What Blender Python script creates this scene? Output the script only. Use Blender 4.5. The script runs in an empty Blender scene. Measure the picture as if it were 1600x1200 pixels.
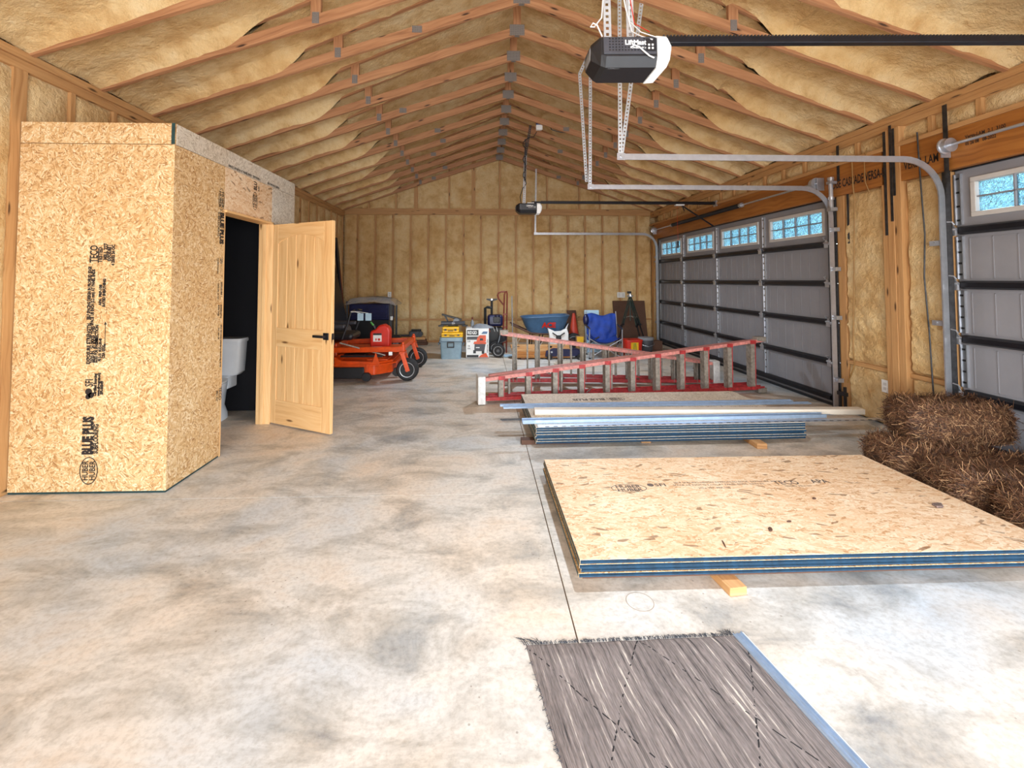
import bpy, bmesh, math, random
from mathutils import Vector, Matrix, noise
S = bpy.context.scene
C = S.collection
R = math.radians
PI = math.pi
rnd = random.Random(11)

# ---------------------------------------------------------------- camera, world, light, exposure
cam_d = bpy.data.cameras.new('camera')
cam = bpy.data.objects.new('camera', cam_d); C.objects.link(cam)
cam.location = (0, 0, 1.48)
cam.rotation_euler = (R(90 + 2.16), 0, R(-1.84))
cam_d.sensor_width = 36.0
cam_d.lens = 715 / 1600 * 36
cam_d.shift_x = 23 / 1600
cam_d.shift_y = -190 / 1600
cam_d.clip_start = 0.05
S.camera = cam
S.view_settings.view_transform = 'Standard'
S.view_settings.look = 'None'
S.view_settings.gamma = 1.0
S.view_settings.use_curve_mapping = False
S.view_settings.exposure = 0.1

W = bpy.data.worlds.new('daylight'); S.world = W
W.use_nodes = True
wn = W.node_tree.nodes; wl = W.node_tree.links
sky = wn.new('ShaderNodeTexSky'); sky.sky_type = 'NISHITA'
sky.sun_disc = False; sky.sun_elevation = R(48); sky.sun_rotation = R(200); sky.air_density = 1.0; sky.dust_density = 1.5
bg = wn['Background']; wl.new(sky.outputs[0], bg.inputs[0]); bg.inputs[1].default_value = 0.75

def area(name, loc, rot, sx, sy, power, col, spread=180):
    d = bpy.data.lights.new(name, 'AREA'); d.shape = 'RECTANGLE'; d.size = sx; d.size_y = sy
    d.energy = power; d.color = col; d.spread = R(spread)
    o = bpy.data.objects.new(name, d); C.objects.link(o); o.location = loc; o.rotation_euler = rot
    return o
# daylight through the open end of the building behind the camera, and through the open bay on the right
area('daylight_front', (0.4, -2.45, 1.25), (R(84), 0, 0), 5.2, 2.3, 400, (0.95, 0.98, 1.0))
area('daylight_side_bay', (4.3, -0.35, 1.2), (R(90), 0, R(90)), 2.4, 2.3, 110, (0.74, 0.86, 1.0))

# ---------------------------------------------------------------- mesh helpers
def s(r, g, b):
    f = lambda c: ((c / 255 + 0.055) / 1.055) ** 2.4 if c > 10 else c / 255 / 12.92
    return (f(r), f(g), f(b), 1)

class MB:
    """collects shapes into one mesh"""
    def __init__(self): self.v = []; self.f = []; self.uv = []; self.mi = []
    def face(self, idx, uv=None, m=0): self.f.append(tuple(idx)); self.uv.append(uv); self.mi.append(m)
    def obox(self, c, ax, ay, az, hx, hy, hz, m=0):
        """oriented box: centre, unit axes, half sizes; grain (u) runs along the longest axis"""
        c = Vector(c); A = (Vector(ax), Vector(ay), Vector(az)); H = (hx, hy, hz)
        b = len(self.v); loc = []
        for k in range(8):
            t = [(1 if k >> i & 1 else -1) * H[i] for i in range(3)]
            loc.append(t); self.v.append(c + A[0] * t[0] + A[1] * t[1] + A[2] * t[2])
        ou, ov = rnd.random() * 7, rnd.random() * 7
        lng = max(range(3), key=lambda i: H[i])
        for q, n in (((0, 4, 6, 2), 0), ((1, 3, 7, 5), 0), ((0, 1, 5, 4), 1), ((2, 6, 7, 3), 1), ((0, 2, 3, 1), 2), ((4, 5, 7, 6), 2)):
            ax2 = [i for i in range(3) if i != n]
            if ax2[1] == lng: ax2.reverse()
            self.face([b + i for i in q], [(loc[i][ax2[0]] + ou, loc[i][ax2[1]] + ov) for i in q], m)
        return self
    def box(self, x0, x1, y0, y1, z0, z1, m=0):
        return self.obox(((x0 + x1) / 2, (y0 + y1) / 2, (z0 + z1) / 2), (1, 0, 0), (0, 1, 0), (0, 0, 1), abs(x1 - x0) / 2, abs(y1 - y0) / 2, abs(z1 - z0) / 2, m)
    def bar(self, p0, p1, w, h, up=(0, 0, 1), m=0):
        p0 = Vector(p0); p1 = Vector(p1); d = (p1 - p0); L = d.length; d.normalize()
        u = Vector(up); sd = d.cross(u)
        if sd.length < 1e-4: sd = d.cross(Vector((1, 0, 0)))
        sd.normalize(); u = sd.cross(d)
        return self.obox((p0 + p1) / 2, d, sd, u, L / 2, w / 2, h / 2, m)
    def ringmesh(self, rings, closed_ring=True, cap=True, loop=False, m=0):
        b = len(self.v); n = len(rings[0])
        for r in rings: self.v.extend(Vector(p) for p in r)
        K = len(rings); acc = [0]
        for i in range(1, K + 1):
            acc.append(acc[-1] + (Vector(rings[i % K][0]) - Vector(rings[i - 1][0])).length)
        per = [0]
        for j in range(1, n + 1): per.append(per[-1] + (Vector(rings[0][j % n]) - Vector(rings[0][j - 1])).length)
        for i in range(K if loop else K - 1):
            i2 = (i + 1) % K
            for j in range(n if closed_ring else n - 1):
                j2 = (j + 1) % n
                self.face((b + i * n + j, b + i * n + j2, b + i2 * n + j2, b + i2 * n + j),
                          [(acc[i], per[j]), (acc[i], per[j + 1]), (acc[i + 1], per[j + 1]), (acc[i + 1], per[j])], m)
        if cap and not loop and closed_ring:
            self.face([b + j for j in reversed(range(n))], None, m); self.face([b + (K - 1) * n + j for j in range(n)], None, m)
        return self
    def tube(self, pts, r, n=8, closed=False, m=0, cap=True):
        pts = [Vector(p) for p in pts]; K = len(pts); rings = []; prev = None
        rr = r if isinstance(r, (list, tuple)) else [r] * K
        for i in range(K):
            if closed: t = pts[(i + 1) % K] - pts[i - 1]
            else: t = pts[min(i + 1, K - 1)] - pts[max(i - 1, 0)]
            if t.length < 1e-9: t = Vector((0, 0, 1))
            t.normalize()
            if prev is None:
                a = Vector((0, 0, 1)) if abs(t.z) < 0.9 else Vector((1, 0, 0)); u = t.cross(a).normalized()
            else:
                u = prev - t * prev.dot(t)
                u = u.normalized() if u.length > 1e-6 else t.orthogonal().normalized()
            prev = u; w = t.cross(u)
            rings.append([pts[i] + (u * math.cos(2 * PI * j / n) + w * math.sin(2 * PI * j / n)) * rr[i] for j in range(n)])
        return self.ringmesh(rings, True, cap, closed, m)
    def cyl(self, p0, p1, r0, r1=None, n=14, m=0, cap=True): return self.tube([p0, p1], [r0, r0 if r1 is None else r1], n, False, m, cap)
    def lathe(self, prof, c=(0, 0, 0), axis=(0, 0, 1), n=20, m=0, cap=True):
        c = Vector(c); a = Vector(axis).normalized(); u = a.orthogonal().normalized(); w = a.cross(u)
        return self.ringmesh([[c + a * z + (u * math.cos(2 * PI * j / n) + w * math.sin(2 * PI * j / n)) * max(r, 1e-4) for j in range(n)] for r, z in prof], True, cap, False, m)
    def prism(self, poly, vec, m=0):
        """polygon (3D points) extruded along vec"""
        b = len(self.v); n = len(poly); v = Vector(vec)
        self.v.extend(Vector(p) for p in poly); self.v.extend(Vector(p) + v for p in poly)
        self.face([b + i for i in reversed(range(n))], None, m); self.face([b + n + i for i in range(n)], None, m)
        for i in range(n):
            j = (i + 1) % n; self.face((b + i, b + j, b + n + j, b + n + i), None, m)
        return self
    def sweep(self, path, prof, binorm=(0, 1, 0), m=0, cap=True):
        """closed profile [(n, b)] swept along a planar path with a constant binormal"""
        path = [Vector(p) for p in path]; B = Vector(binorm); rings = []
        for i in range(len(path)):
            t = (path[min(i + 1, len(path) - 1)] - path[max(i - 1, 0)]).normalized(); nn = t.cross(B).normalized()
            rings.append([path[i] + nn * a + B * b2 for a, b2 in prof])
        return self.ringmesh(rings, True, cap, False, m)
    def grid(self, fn, nu, nv, m=0):
        b = len(self.v); uvs = []
        for i in range(nu + 1):
            for j in range(nv + 1):
                p, t = fn(i / nu, j / nv); self.v.append(Vector(p)); uvs.append(t)
        for i in range(nu):
            for j in range(nv):
                q = (i * (nv + 1) + j, (i + 1) * (nv + 1) + j, (i + 1) * (nv + 1) + j + 1, i * (nv + 1) + j + 1)
                self.face([b + k for k in q], [uvs[k] for k in q], m)
        return self
    def ball(self, c, r, nu=14, nv=8, m=0):
        c = Vector(c); r = (r, r, r) if not isinstance(r, (tuple, list)) else r
        return self.ringmesh([[c + Vector((r[0] * max(math.sin(PI * i / nv), 1e-3) * math.cos(2 * PI * j / nu), r[1] * max(math.sin(PI * i / nv), 1e-3) * math.sin(2 * PI * j / nu), -r[2] * math.cos(PI * i / nv))) for j in range(nu)] for i in range(nv + 1)], True, True, False, m)
    def build(self, name, mats, parent=None, smooth=False, bev=0, loc=None, rotz=0):
        me = bpy.data.meshes.new(name)
        me.from_pydata([tuple(p) for p in self.v], [], self.f)
        for mt in (mats if isinstance(mats, (list, tuple)) else [mats]): me.materials.append(mt)
        uvl = me.uv_layers.new(name='UVMap'); data = []
        for k, p in enumerate(me.polygons):
            p.material_index = self.mi[k]; p.use_smooth = smooth
            if self.uv[k]:
                for t in self.uv[k]: data.extend(t)
            else:
                n = p.normal; a = max(range(3), key=lambda i: abs(n[i])); ax2 = [i for i in range(3) if i != a]
                for vi in p.vertices:
                    co = me.vertices[vi].co; data.extend((co[ax2[0]], co[ax2[1]]))
        uvl.data.foreach_set('uv', data)
        if smooth:
            try: me.set_sharp_from_angle(angle=R(40))
            except Exception: pass
        o = bpy.data.objects.new(name, me); C.objects.link(o)
        if parent: o.parent = parent
        if loc: o.location = loc
        if rotz: o.rotation_euler = (0, 0, rotz)
        if bev:
            b = o.modifiers.new('bevel', 'BEVEL'); b.width = bev; b.segments = 2; b.limit_method = 'ANGLE'; b.angle_limit = R(35)
        return o

def tag(o, label=None, cat=None, group=None, kind=None):
    if label: o['label'] = label
    if cat: o['category'] = cat
    if group: o['group'] = group
    if kind: o['kind'] = kind
    return o
def thing(name, label, cat, loc=(0, 0, 0), rotz=0, group=None):
    o = bpy.data.objects.new(name, None); C.objects.link(o); o.empty_display_size = 0.1
    o.location = loc; o.rotation_euler = (0, 0, rotz)
    return tag(o, label, cat, group)
def copy_tree(o, parent=None):
    c = o.copy(); C.objects.link(c); c.parent = parent
    for ch in list(o.children): copy_tree(ch, c)
    return c
def subdiv(o, lv=1):
    m = o.modifiers.new('subsurf', 'SUBSURF'); m.levels = lv; m.render_levels = lv; return o
def solid(o, t):
    m = o.modifiers.new('solid', 'SOLIDIFY'); m.thickness = t; m.offset = 0; return o
def text(parent, name, string, size, o, u, v, mat, sx=1.0, align='LEFT', bold=0.0, eps=0.0008):
    """flat printed lettering lying on a surface: origin o, writing direction u, letter-up direction v"""
    cu = bpy.data.curves.new('lettering', 'FONT'); cu.body = string; cu.size = size; cu.align_x = align; cu.offset = bold; cu.resolution_u = 2
    t = bpy.data.objects.new('lettering', cu)
    me = bpy.data.meshes.new_from_object(t); bpy.data.objects.remove(t); bpy.data.curves.remove(cu)
    o = Vector(o); u = Vector(u).normalized(); v = Vector(v).normalized(); n = u.cross(v)
    for q in me.vertices: q.co = o + u * (q.co.x * sx) + v * q.co.y + n * eps
    me.materials.clear(); me.materials.append(mat); me.name = name
    ob = bpy.data.objects.new(name, me); C.objects.link(ob)
    if parent: ob.parent = parent
    return ob

# ---------------------------------------------------------------- materials
class NB:
    def __init__(self, name):
        self.m = bpy.data.materials.new(name); self.m.use_nodes = True; self.t = self.m.node_tree; self.b = self.t.nodes['Principled BSDF']
    def n(self, typ, ins=None, **props):
        d = self.t.nodes.new('ShaderNode' + typ)
        for k, v in props.items(): setattr(d, k, v)
        for k, v in (ins or {}).items():
            if isinstance(v, bpy.types.NodeSocket): self.t.links.new(v, d.inputs[k])
            else: d.inputs[k].default_value = v
        return d
    def set(self, **kw):
        for k, v in kw.items():
            k = k.replace('_', ' ')
            if isinstance(v, bpy.types.NodeSocket): self.t.links.new(v, self.b.inputs[k])
            else: self.b.inputs[k].default_value = v
        return self
    def uv(self): return self.n('TexCoord').outputs['UV']
    def ob(self): return self.n('TexCoord').outputs['Object']
    def mapped(self, vec, sc, rot=(0, 0, 0)): return self.n('Mapping', {'Vector': vec, 'Scale': sc, 'Rotation': rot}).outputs[0]
    def noise(self, vec, scale, detail=3, rough=0.5, dist=0.0): return self.n('TexNoise', {'Vector': vec, 'Scale': scale, 'Detail': detail, 'Roughness': rough, 'Distortion': dist}).outputs['Fac']
    def ramp(self, fac, stops, interp='LINEAR'):
        d = self.n('ValToRGB', {'Fac': fac}); cr = d.color_ramp; cr.interpolation = interp
        while len(cr.elements) < len(stops): cr.elements.new(0.5)
        for e, (p, c) in zip(cr.elements, stops): e.position = p; e.color = c if len(c) == 4 else (*c, 1)
        return d.outputs['Color']
    def mix(self, fac, a, b, mode='MIX'):
        d = self.n('Mix', {}, data_type='RGBA', blend_type=mode)
        for k, v in ((0, fac), (6, a), (7, b)):
            if isinstance(v, bpy.types.NodeSocket): self.t.links.new(v, d.inputs[k])
            else: d.inputs[k].default_value = v
        return d.outputs[2]
    def math(self, op, a, b=0.0):
        d = self.n('Math', {}, operation=op)
        for k, v in ((0, a), (1, b)):
            if isinstance(v, bpy.types.NodeSocket): self.t.links.new(v, d.inputs[k])
            else: d.inputs[k].default_value = v
        return d.outputs[0]
    def bump(self, h, strength=0.3, dist=0.01): 
        d = self.n('Bump', {'Height': h, 'Strength': strength, 'Distance': dist}); self.t.links.new(d.outputs[0], self.b.inputs['Normal']); return self

def simple(name, col, rough=0.5, metal=0.0, var=0.12, scale=9.0, bump=0.0, bscale=80.0, dist=0.004):
    B = NB(name); co = B.ob(); f = B.noise(co, scale, 4, 0.6)
    dk = tuple(c * (1 - var * 1.6) for c in col[:3]) + (1,); lt = tuple(min(1, c * (1 + var)) for c in col[:3]) + (1,)
    B.set(Base_Color=B.ramp(f, [(0.3, dk), (0.7, lt)]), Roughness=rough, Metallic=metal)
    if bump: B.bump(B.noise(co, bscale, 3), bump, dist)
    return B.m

def osb_mat(name, cols, dark=0.5, ang=(4.2, 3.0), thr=0.965, fz=1.0):
    B = NB(name); uv = B.uv()
    def layer(cs, fs, off, ang):
        vec = B.n('VectorMath', {0: uv, 1: (off, off * 1.7, 0)}, operation='ADD').outputs[0]
        wob = B.n('TexNoise', {'Vector': vec, 'Scale': 9.0, 'Detail': 1.0}, noise_dimensions='2D').outputs['Color']
        vec2 = B.n('VectorMath', {0: wob, 1: (0.03, 0.03, 0), 2: vec}, operation='MULTIPLY_ADD').outputs[0]
        cell = B.n('TexVoronoi', {'Vector': vec2, 'Scale': cs}, voronoi_dimensions='2D').outputs['Color']
        sep = B.n('SeparateColor', {'Color': cell})
        a = B.math('MULTIPLY_ADD', sep.outputs[0], ang); a.node.inputs[2].default_value = -ang / 2
        rot = B.n('VectorRotate', {'Vector': vec2, 'Angle': a}, rotation_type='Z_AXIS').outputs[0]
        fl = B.n('TexVoronoi', {'Vector': B.mapped(rot, (fs, fs * 5.0, 1)), 'Scale': 1.0}, voronoi_dimensions='2D')
        sp = B.n('SeparateColor', {'Color': fl.outputs['Color']})
        return sp.outputs[0], sp.outputs[1]
    a0, a1 = layer(24 * fz, 19 * fz, 0.0, ang[0]); b0, b1 = layer(15 * fz, 25 * fz, 3.3, ang[1])
    sel = B.noise(uv, 48, 2); selm = B.math('GREATER_THAN', sel, 0.5)
    f = B.n('Mix', {0: selm, 2: a0, 3: b0}, data_type='FLOAT').outputs[0]
    col = B.ramp(f, cols)
    grain = B.noise(B.mapped(uv, (60, 260, 1)), 1.0, 2)
    col = B.mix(0.25, col, B.ramp(grain, [(0.3, (0.55, 0.5, 0.42, 1)), (0.7, (1, 1, 1, 1))]), 'MULTIPLY')
    spot = B.math('MULTIPLY', B.math('GREATER_THAN', b1, thr), dark)
    col = B.mix(spot, col, s(120, 84, 52), 'MIX')
    big = B.noise(uv, 1.6, 2)
    col = B.mix(0.35, col, B.ramp(big, [(0.35, s(222, 196, 160)), (0.65, (1, 1, 1, 1))]), 'MULTIPLY')
    B.set(Base_Color=col, Roughness=0.62); B.bump(f, 0.12, 0.002)
    return B.m

def wood_mat(name, light, mid, dark, knots=True, rough=0.6, fine=1.0, red=None):
    B = NB(name); uv = B.uv()
    w = B.n('TexNoise', {'Vector': uv, 'Scale': 1.8, 'Detail': 2.0}, noise_dimensions='2D').outputs['Color']
    vec = B.n('VectorMath', {0: w, 1: (0.0, 0.09, 0), 2: uv}, operation='MULTIPLY_ADD').outputs[0]
    kd = B.n('TexVoronoi', {'Vector': B.mapped(uv, (2.2, 9.0, 1)), 'Scale': 1.0}, voronoi_dimensions='2D')
    g = B.noise(B.mapped(vec, (1.6, 46 * fine, 1)), 1.0, 4, 0.6, 0.5)
    col = B.ramp(g, [(0.25, dark), (0.45, mid), (0.7, light)])
    lo = B.noise(B.mapped(uv, (0.7, 5, 1)), 1.0, 2)
    col = B.mix(B.math('MULTIPLY', lo, 0.7), col, red or mid, 'MIX')
    if knots:
        sp = B.n('SeparateColor', {'Color': kd.outputs['Color']}).outputs[0]
        k = B.ramp(kd.outputs['Distance'], [(0.05, (1, 1, 1, 1)), (0.13, (0, 0, 0, 1))])
        kk = B.math('MULTIPLY', k, B.math('GREATER_THAN', sp, 0.72))
        col = B.mix(kk, col, tuple(c * 0.32 for c in dark[:3]) + (1,))
    B.set(Base_Color=col, Roughness=rough); B.bump(g, 0.12, 0.003)
    return B.m

def foam_mat():
    B = NB('spray_foam'); co = B.ob()
    f = B.noise(co, 5.0, 5, 0.6); f2 = B.noise(co, 0.9, 2)
    col = B.ramp(f, [(0.3, s(208, 168, 112)), (0.52, s(232, 202, 150)), (0.75, s(240, 218, 174))])
    col = B.mix(0.5, col, B.ramp(f2, [(0.35, s(232, 206, 160)), (0.65, (1, 1, 1, 1))]), 'MULTIPLY')
    v = B.n('TexVoronoi', {'Vector': co, 'Scale': 20.0, 'Smoothness': 0.5}, feature='SMOOTH_F1').outputs['Distance']
    h = B.math('MULTIPLY_ADD', v, 0.7); h.node.inputs[2].default_value = 0; t = B.noise(co, 55, 4, 0.7); B.t.links.new(t, h.node.inputs[2])
    B.set(Base_Color=col, Roughness=0.75); B.bump(h, 1.0, 0.02)
    return B.m

def concrete_mat():
    B = NB('concrete'); co = B.ob()
    big = B.noise(co, 0.55, 4, 0.6, 0.4); mid = B.noise(B.mapped(co, (1.5, 2.6, 1), (0, 0, 0.5)), 1.3, 6, 0.68, 0.5); fine = B.noise(co, 38, 5, 0.7)
    col = B.ramp(big, [(0.34, s(194, 204, 212)), (0.48, s(218, 214, 206)), (0.66, s(228, 208, 184))])
    col = B.mix(0.8, col, B.ramp(mid, [(0.28, s(140, 146, 154)), (0.42, s(212, 211, 208)), (0.55, (1, 1, 1, 1)), (0.72, s(242, 230, 218))]), 'MULTIPLY')
    col = B.mix(0.55, col, B.ramp(fine, [(0.3, s(200, 194, 186)), (0.55, (1, 1, 1, 1))]), 'MULTIPLY')
    pit = B.n('TexVoronoi', {'Vector': co, 'Scale': 22.0}); rare = B.noise(co, 1.1, 2)
    pm = B.math('MULTIPLY', B.math('LESS_THAN', pit.outputs['Distance'], 0.10), B.math('GREATER_THAN', rare, 0.56))
    col = B.mix(B.math('MULTIPLY', pm, 0.55), col, s(120, 108, 92))
    B.set(Base_Color=col, Roughness=B.ramp(mid, [(0.3, (0.42, 0.42, 0.42, 1)), (0.7, (0.6, 0.6, 0.6, 1))]))
    B.bump(fine, 0.15, 0.004)
    return B.m

def rug_mat():
    B = NB('woven_rug'); uv = B.uv()
    w = B.n('TexNoise', {'Vector': uv, 'Scale': 3.0, 'Detail': 2.0}, noise_dimensions='2D').outputs['Color']
    vec = B.n('VectorMath', {0: w, 1: (0.0, 0.022, 0), 2: uv}, operation='MULTIPLY_ADD').outputs[0]
    st = B.noise(B.mapped(vec, (2.2, 64, 1)), 1.0, 5, 0.68); st2 = B.noise(B.mapped(vec, (0.9, 17, 1)), 1.0, 2, 0.5)
    th = B.noise(B.mapped(uv, (30, 260, 1)), 1.0, 2)
    col = B.ramp(st, [(0.35, s(20, 22, 28)), (0.40, s(106, 98, 95)), (0.54, s(140, 130, 126)), (0.60, s(150, 140, 135)), (0.65, s(224, 214, 200))])
    col = B.mix(B.ramp(st2, [(0.315, (1, 1, 1, 1)), (0.345, (0, 0, 0, 1))]), col, s(20, 22, 30))
    sx = B.n('SeparateXYZ', {'Vector': vec})
    px = B.math('PINGPONG', B.math('MULTIPLY', sx.outputs[0], 1.0), 0.36); py = B.math('PINGPONG', B.math('MULTIPLY', sx.outputs[1], 1.55), 0.36)
    d = B.math('ABSOLUTE', B.math('SUBTRACT', px, py))
    br = B.noise(B.mapped(uv, (45, 45, 1)), 1.0, 1)
    ln = B.math('MULTIPLY', B.math('LESS_THAN', d, 0.0045), B.math('GREATER_THAN', br, 0.5))
    col = B.mix(ln, col, s(30, 28, 30))
    col = B.mix(0.5, col, B.ramp(th, [(0.3, s(150, 146, 142)), (0.6, (1, 1, 1, 1))]), 'MULTIPLY')
    B.set(Base_Color=col, Roughness=0.9); B.bump(B.math('ADD', th, st), 0.5, 0.006)
    return B.m

def glass_mat():
    B = NB('obscure_glass'); co = B.ob()
    h = B.noise(co, 24, 4, 0.7, 1.5)
    B.set(Base_Color=(0.46, 0.88, 0.97, 1), Roughness=0.12, Transmission_Weight=1.0, IOR=1.45); B.bump(h, 1.0, 0.03)
    return B.m

def straw_mat(name, a, b2):
    B = NB(name); f = B.noise(B.ob(), 30, 2); B.set(Base_Color=B.ramp(f, [(0.35, a), (0.65, b2)]), Roughness=0.7); return B.m

M = {}
M['foam'] = foam_mat(); M['concrete'] = concrete_mat(); M['rug'] = rug_mat(); M['glass'] = glass_mat()
M['osb'] = osb_mat('osb_tan', [(0.0, s(168, 124, 76)), (0.2, s(204, 162, 108)), (0.5, s(222, 186, 136)), (0.8, s(232, 204, 160)), (1.0, s(244, 226, 192))], 0.2)
M['osb_pale'] = osb_mat('osb_pale', [(0.0, s(200, 156, 112)), (0.12, s(226, 188, 148)), (0.5, s(238, 208, 172)), (1.0, s(246, 226, 198))], 0.7, (1.5, 1.1), 0.972, 0.55)
M['osb_grey'] = osb_mat('osb_lightened_grey', [(0.0, s(176, 164, 146)), (0.3, s(212, 202, 186)), (1.0, s(236, 230, 218))], 0.3)  # pale grey; lamp light on the far stack is put into the colour
M['truss'] = wood_mat('truss_lumber', s(196, 148, 106), s(166, 116, 78), s(104, 64, 40), True, 0.65, 0.7, s(160, 110, 74))
M['stud'] = wood_mat('stud_lumber', s(204, 160, 108), s(184, 138, 88), s(146, 100, 58), True, 0.65, 0.8)
M['pine'] = wood_mat('knotty_pine', s(238, 202, 148), s(226, 180, 122), s(196, 138, 80), True, 0.45, 0.7, s(222, 176, 122))
M['lvl'] = wood_mat('lvl_beam', s(182, 122, 56), s(152, 94, 40), s(98, 56, 22), False, 0.5, 0.5, s(158, 98, 42))
M['board'] = wood_mat('rough_board', s(222, 180, 128), s(198, 148, 96), s(150, 100, 56), True, 0.7)
M['brownboard'] = wood_mat('orange_board', s(200, 140, 72), s(170, 108, 48), s(120, 70, 28), False, 0.6)
M['galv'] = simple('galvanised_steel', s(186, 190, 198), 0.32, 0.7, 0.08, 14)
M['steel_dark'] = simple('dark_steel', s(74, 74, 76), 0.5, 0.8, 0.25, 20)
M['perf'] = simple('zinc_perforated', s(206, 214, 222), 0.4, 0.55, 0.1, 20)
M['plate'] = None
M['blackmetal'] = simple('black_metal', s(22, 23, 30), 0.4, 0.3, 0.2, 20)
M['black'] = simple('black_plastic', s(24, 25, 30), 0.45, 0, 0.2, 14)
M['charcoal'] = simple('charcoal_plastic', s(62, 63, 70), 0.45, 0, 0.12, 14)
M['doorgrey'] = simple('door_grey_paint', s(136, 136, 142), 0.55, 0, 0.05, 4, 0.25, 240, 0.001)
M['framegrey'] = simple('window_frame_white', s(196, 194, 192), 0.5, 0, 0.05)
M['white'] = simple('white_plastic', s(232, 232, 230), 0.4, 0, 0.04)
M['porcelain'] = simple('porcelain', s(232, 234, 238), 0.12, 0, 0.02)
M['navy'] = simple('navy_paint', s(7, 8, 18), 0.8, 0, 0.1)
M['blueedge'] = simple('blue_green_edge_paint', s(12, 56, 82), 0.65, 0, 0.3, 30)
M['greenedge'] = simple('dark_green_edge_paint', s(26, 60, 62), 0.55, 0, 0.25, 30)
M['ink'] = simple('black_ink', s(34, 28, 28), 0.7, 0, 0.1)
M['inkgrey'] = simple('worn_ink', s(96, 84, 78), 0.7, 0, 0.15)
M['orange'] = simple('orange_enamel', s(214, 74, 14), 0.35, 0, 0.15, 12)
M['redplastic'] = simple('red_plastic', s(206, 40, 22), 0.4, 0, 0.1)
M['ladred'] = simple('red_fibreglass', s(172, 52, 54), 0.4, 0, 0.3, 24)
M['ladpink'] = simple('worn_lit_red_fibreglass', s(204, 132, 124), 0.4, 0, 0.25, 24)  # worn red, paler because light on the upper rails is painted in
M['ladgrey'] = simple('weathered_aluminium', s(146, 138, 128), 0.5, 0.25, 0.25, 30)
M['ladwhite'] = simple('scuffed_white_cap', s(214, 214, 212), 0.5, 0, 0.15, 20)
M['rubber'] = simple('tyre_rubber', s(34, 34, 36), 0.75, 0, 0.2, 30, 0.3, 120)
M['rim'] = simple('grey_rim', s(170, 172, 176), 0.4, 0.4, 0.1)
M['yellow'] = simple('yellow_plastic', s(238, 184, 22), 0.4, 0, 0.08)
M['cooler'] = simple('blue_grey_plastic', s(132, 156, 170), 0.45, 0, 0.08)
M['coolerlid'] = simple('slate_plastic', s(84, 108, 124), 0.45, 0, 0.08)
M['tub'] = simple('wheelbarrow_blue', s(70, 104, 140), 0.4, 0.1, 0.12)
M['rustred'] = simple('rust_red_steel', s(112, 44, 30), 0.5, 0.2, 0.2)
M['cone'] = simple('cone_red', s(196, 66, 46), 0.5, 0, 0.1)
M['bluecloth'] = simple('royal_blue_nylon', s(18, 58, 150), 0.7, 0, 0.25, 6, 0.3, 60)
M['navytarp'] = simple('dark_blue_plastic', s(20, 24, 70), 0.35, 0, 0.2, 8)
M['brown'] = simple('brown_board', s(92, 62, 46), 0.7, 0, 0.15, 5)
M['kraft'] = simple('kraft_cardboard', s(176, 132, 84), 0.8, 0, 0.1, 8)
M['tripod'] = simple('tripod_green', s(52, 66, 62), 0.5, 0.2, 0.15)
M['iceblue'] = simple('pale_blue_board', s(170, 200, 220), 0.6, 0, 0.06)
M['greycloth'] = simple('grey_cover', s(136, 140, 146), 0.6, 0, 0.2, 10)
M['darkgrey'] = simple('dark_grey_plastic', s(70, 72, 78), 0.5, 0, 0.15)
M['cable'] = simple('tan_cable', s(150, 112, 58), 0.6, 0, 0.1)
M['bluebox'] = simple('blue_junction_box', s(30, 74, 130), 0.5, 0, 0.1)
M['wirewhite'] = simple('white_wire', s(226, 226, 226), 0.5, 0, 0.05)
M['greenleaf'] = simple('green_spout', s(70, 150, 60), 0.5, 0, 0.1)
M['pipe'] = simple('white_vinyl', s(226, 216, 200), 0.35, 0, 0.06)
M['trim'] = simple('blue_galvanised_trim', s(168, 190, 216), 0.28, 0.5, 0.08, 20)
M['straw_core'] = simple('straw_core', s(74, 46, 30), 0.9, 0, 0.5, 90, 1.0, 120, 0.03)
M['straw_a'] = straw_mat('straw_brown', s(88, 56, 36), s(122, 84, 56))
M['straw_b'] = straw_mat('straw_dark', s(46, 29, 20), s(78, 50, 33))
M['straw_c'] = straw_mat('straw_light', s(150, 112, 78), s(186, 148, 108))
M['bark'] = simple('bark_chip', s(120, 100, 92), 0.8, 0, 0.4, 60)
def plate_mat():
    B = NB('truss_plate'); co = B.ob(); v = B.n('TexVoronoi', {'Vector': co, 'Scale': 95.0, 'Randomness': 0.1})
    f = B.math('LESS_THAN', v.outputs['Distance'], 0.32)
    B.set(Base_Color=B.mix(f, s(136, 128, 122), s(58, 52, 50)), Roughness=0.6, Metallic=0.15); return B.m
M['plate'] = plate_mat()
def sheeting():
    B = NB('clear_plastic_sheet'); B.set(Base_Color=(0.9, 0.92, 0.95, 1), Roughness=0.12, Transmission_Weight=0.7, Alpha=0.55); return B.m
M['sheet'] = sheeting()
def lens_mat():
    B = NB('frosted_lens'); B.set(Base_Color=(0.95, 0.95, 0.93, 1), Roughness=0.35, Emission_Color=(0.92, 0.97, 1, 1), Emission_Strength=0.12); return B.m
M['lens'] = lens_mat()
M['led'] = NB('led_panel').set(Base_Color=(1, 1, 1, 1), Emission_Color=(0.9, 0.96, 1, 1), Emission_Strength=3.0).m
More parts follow.
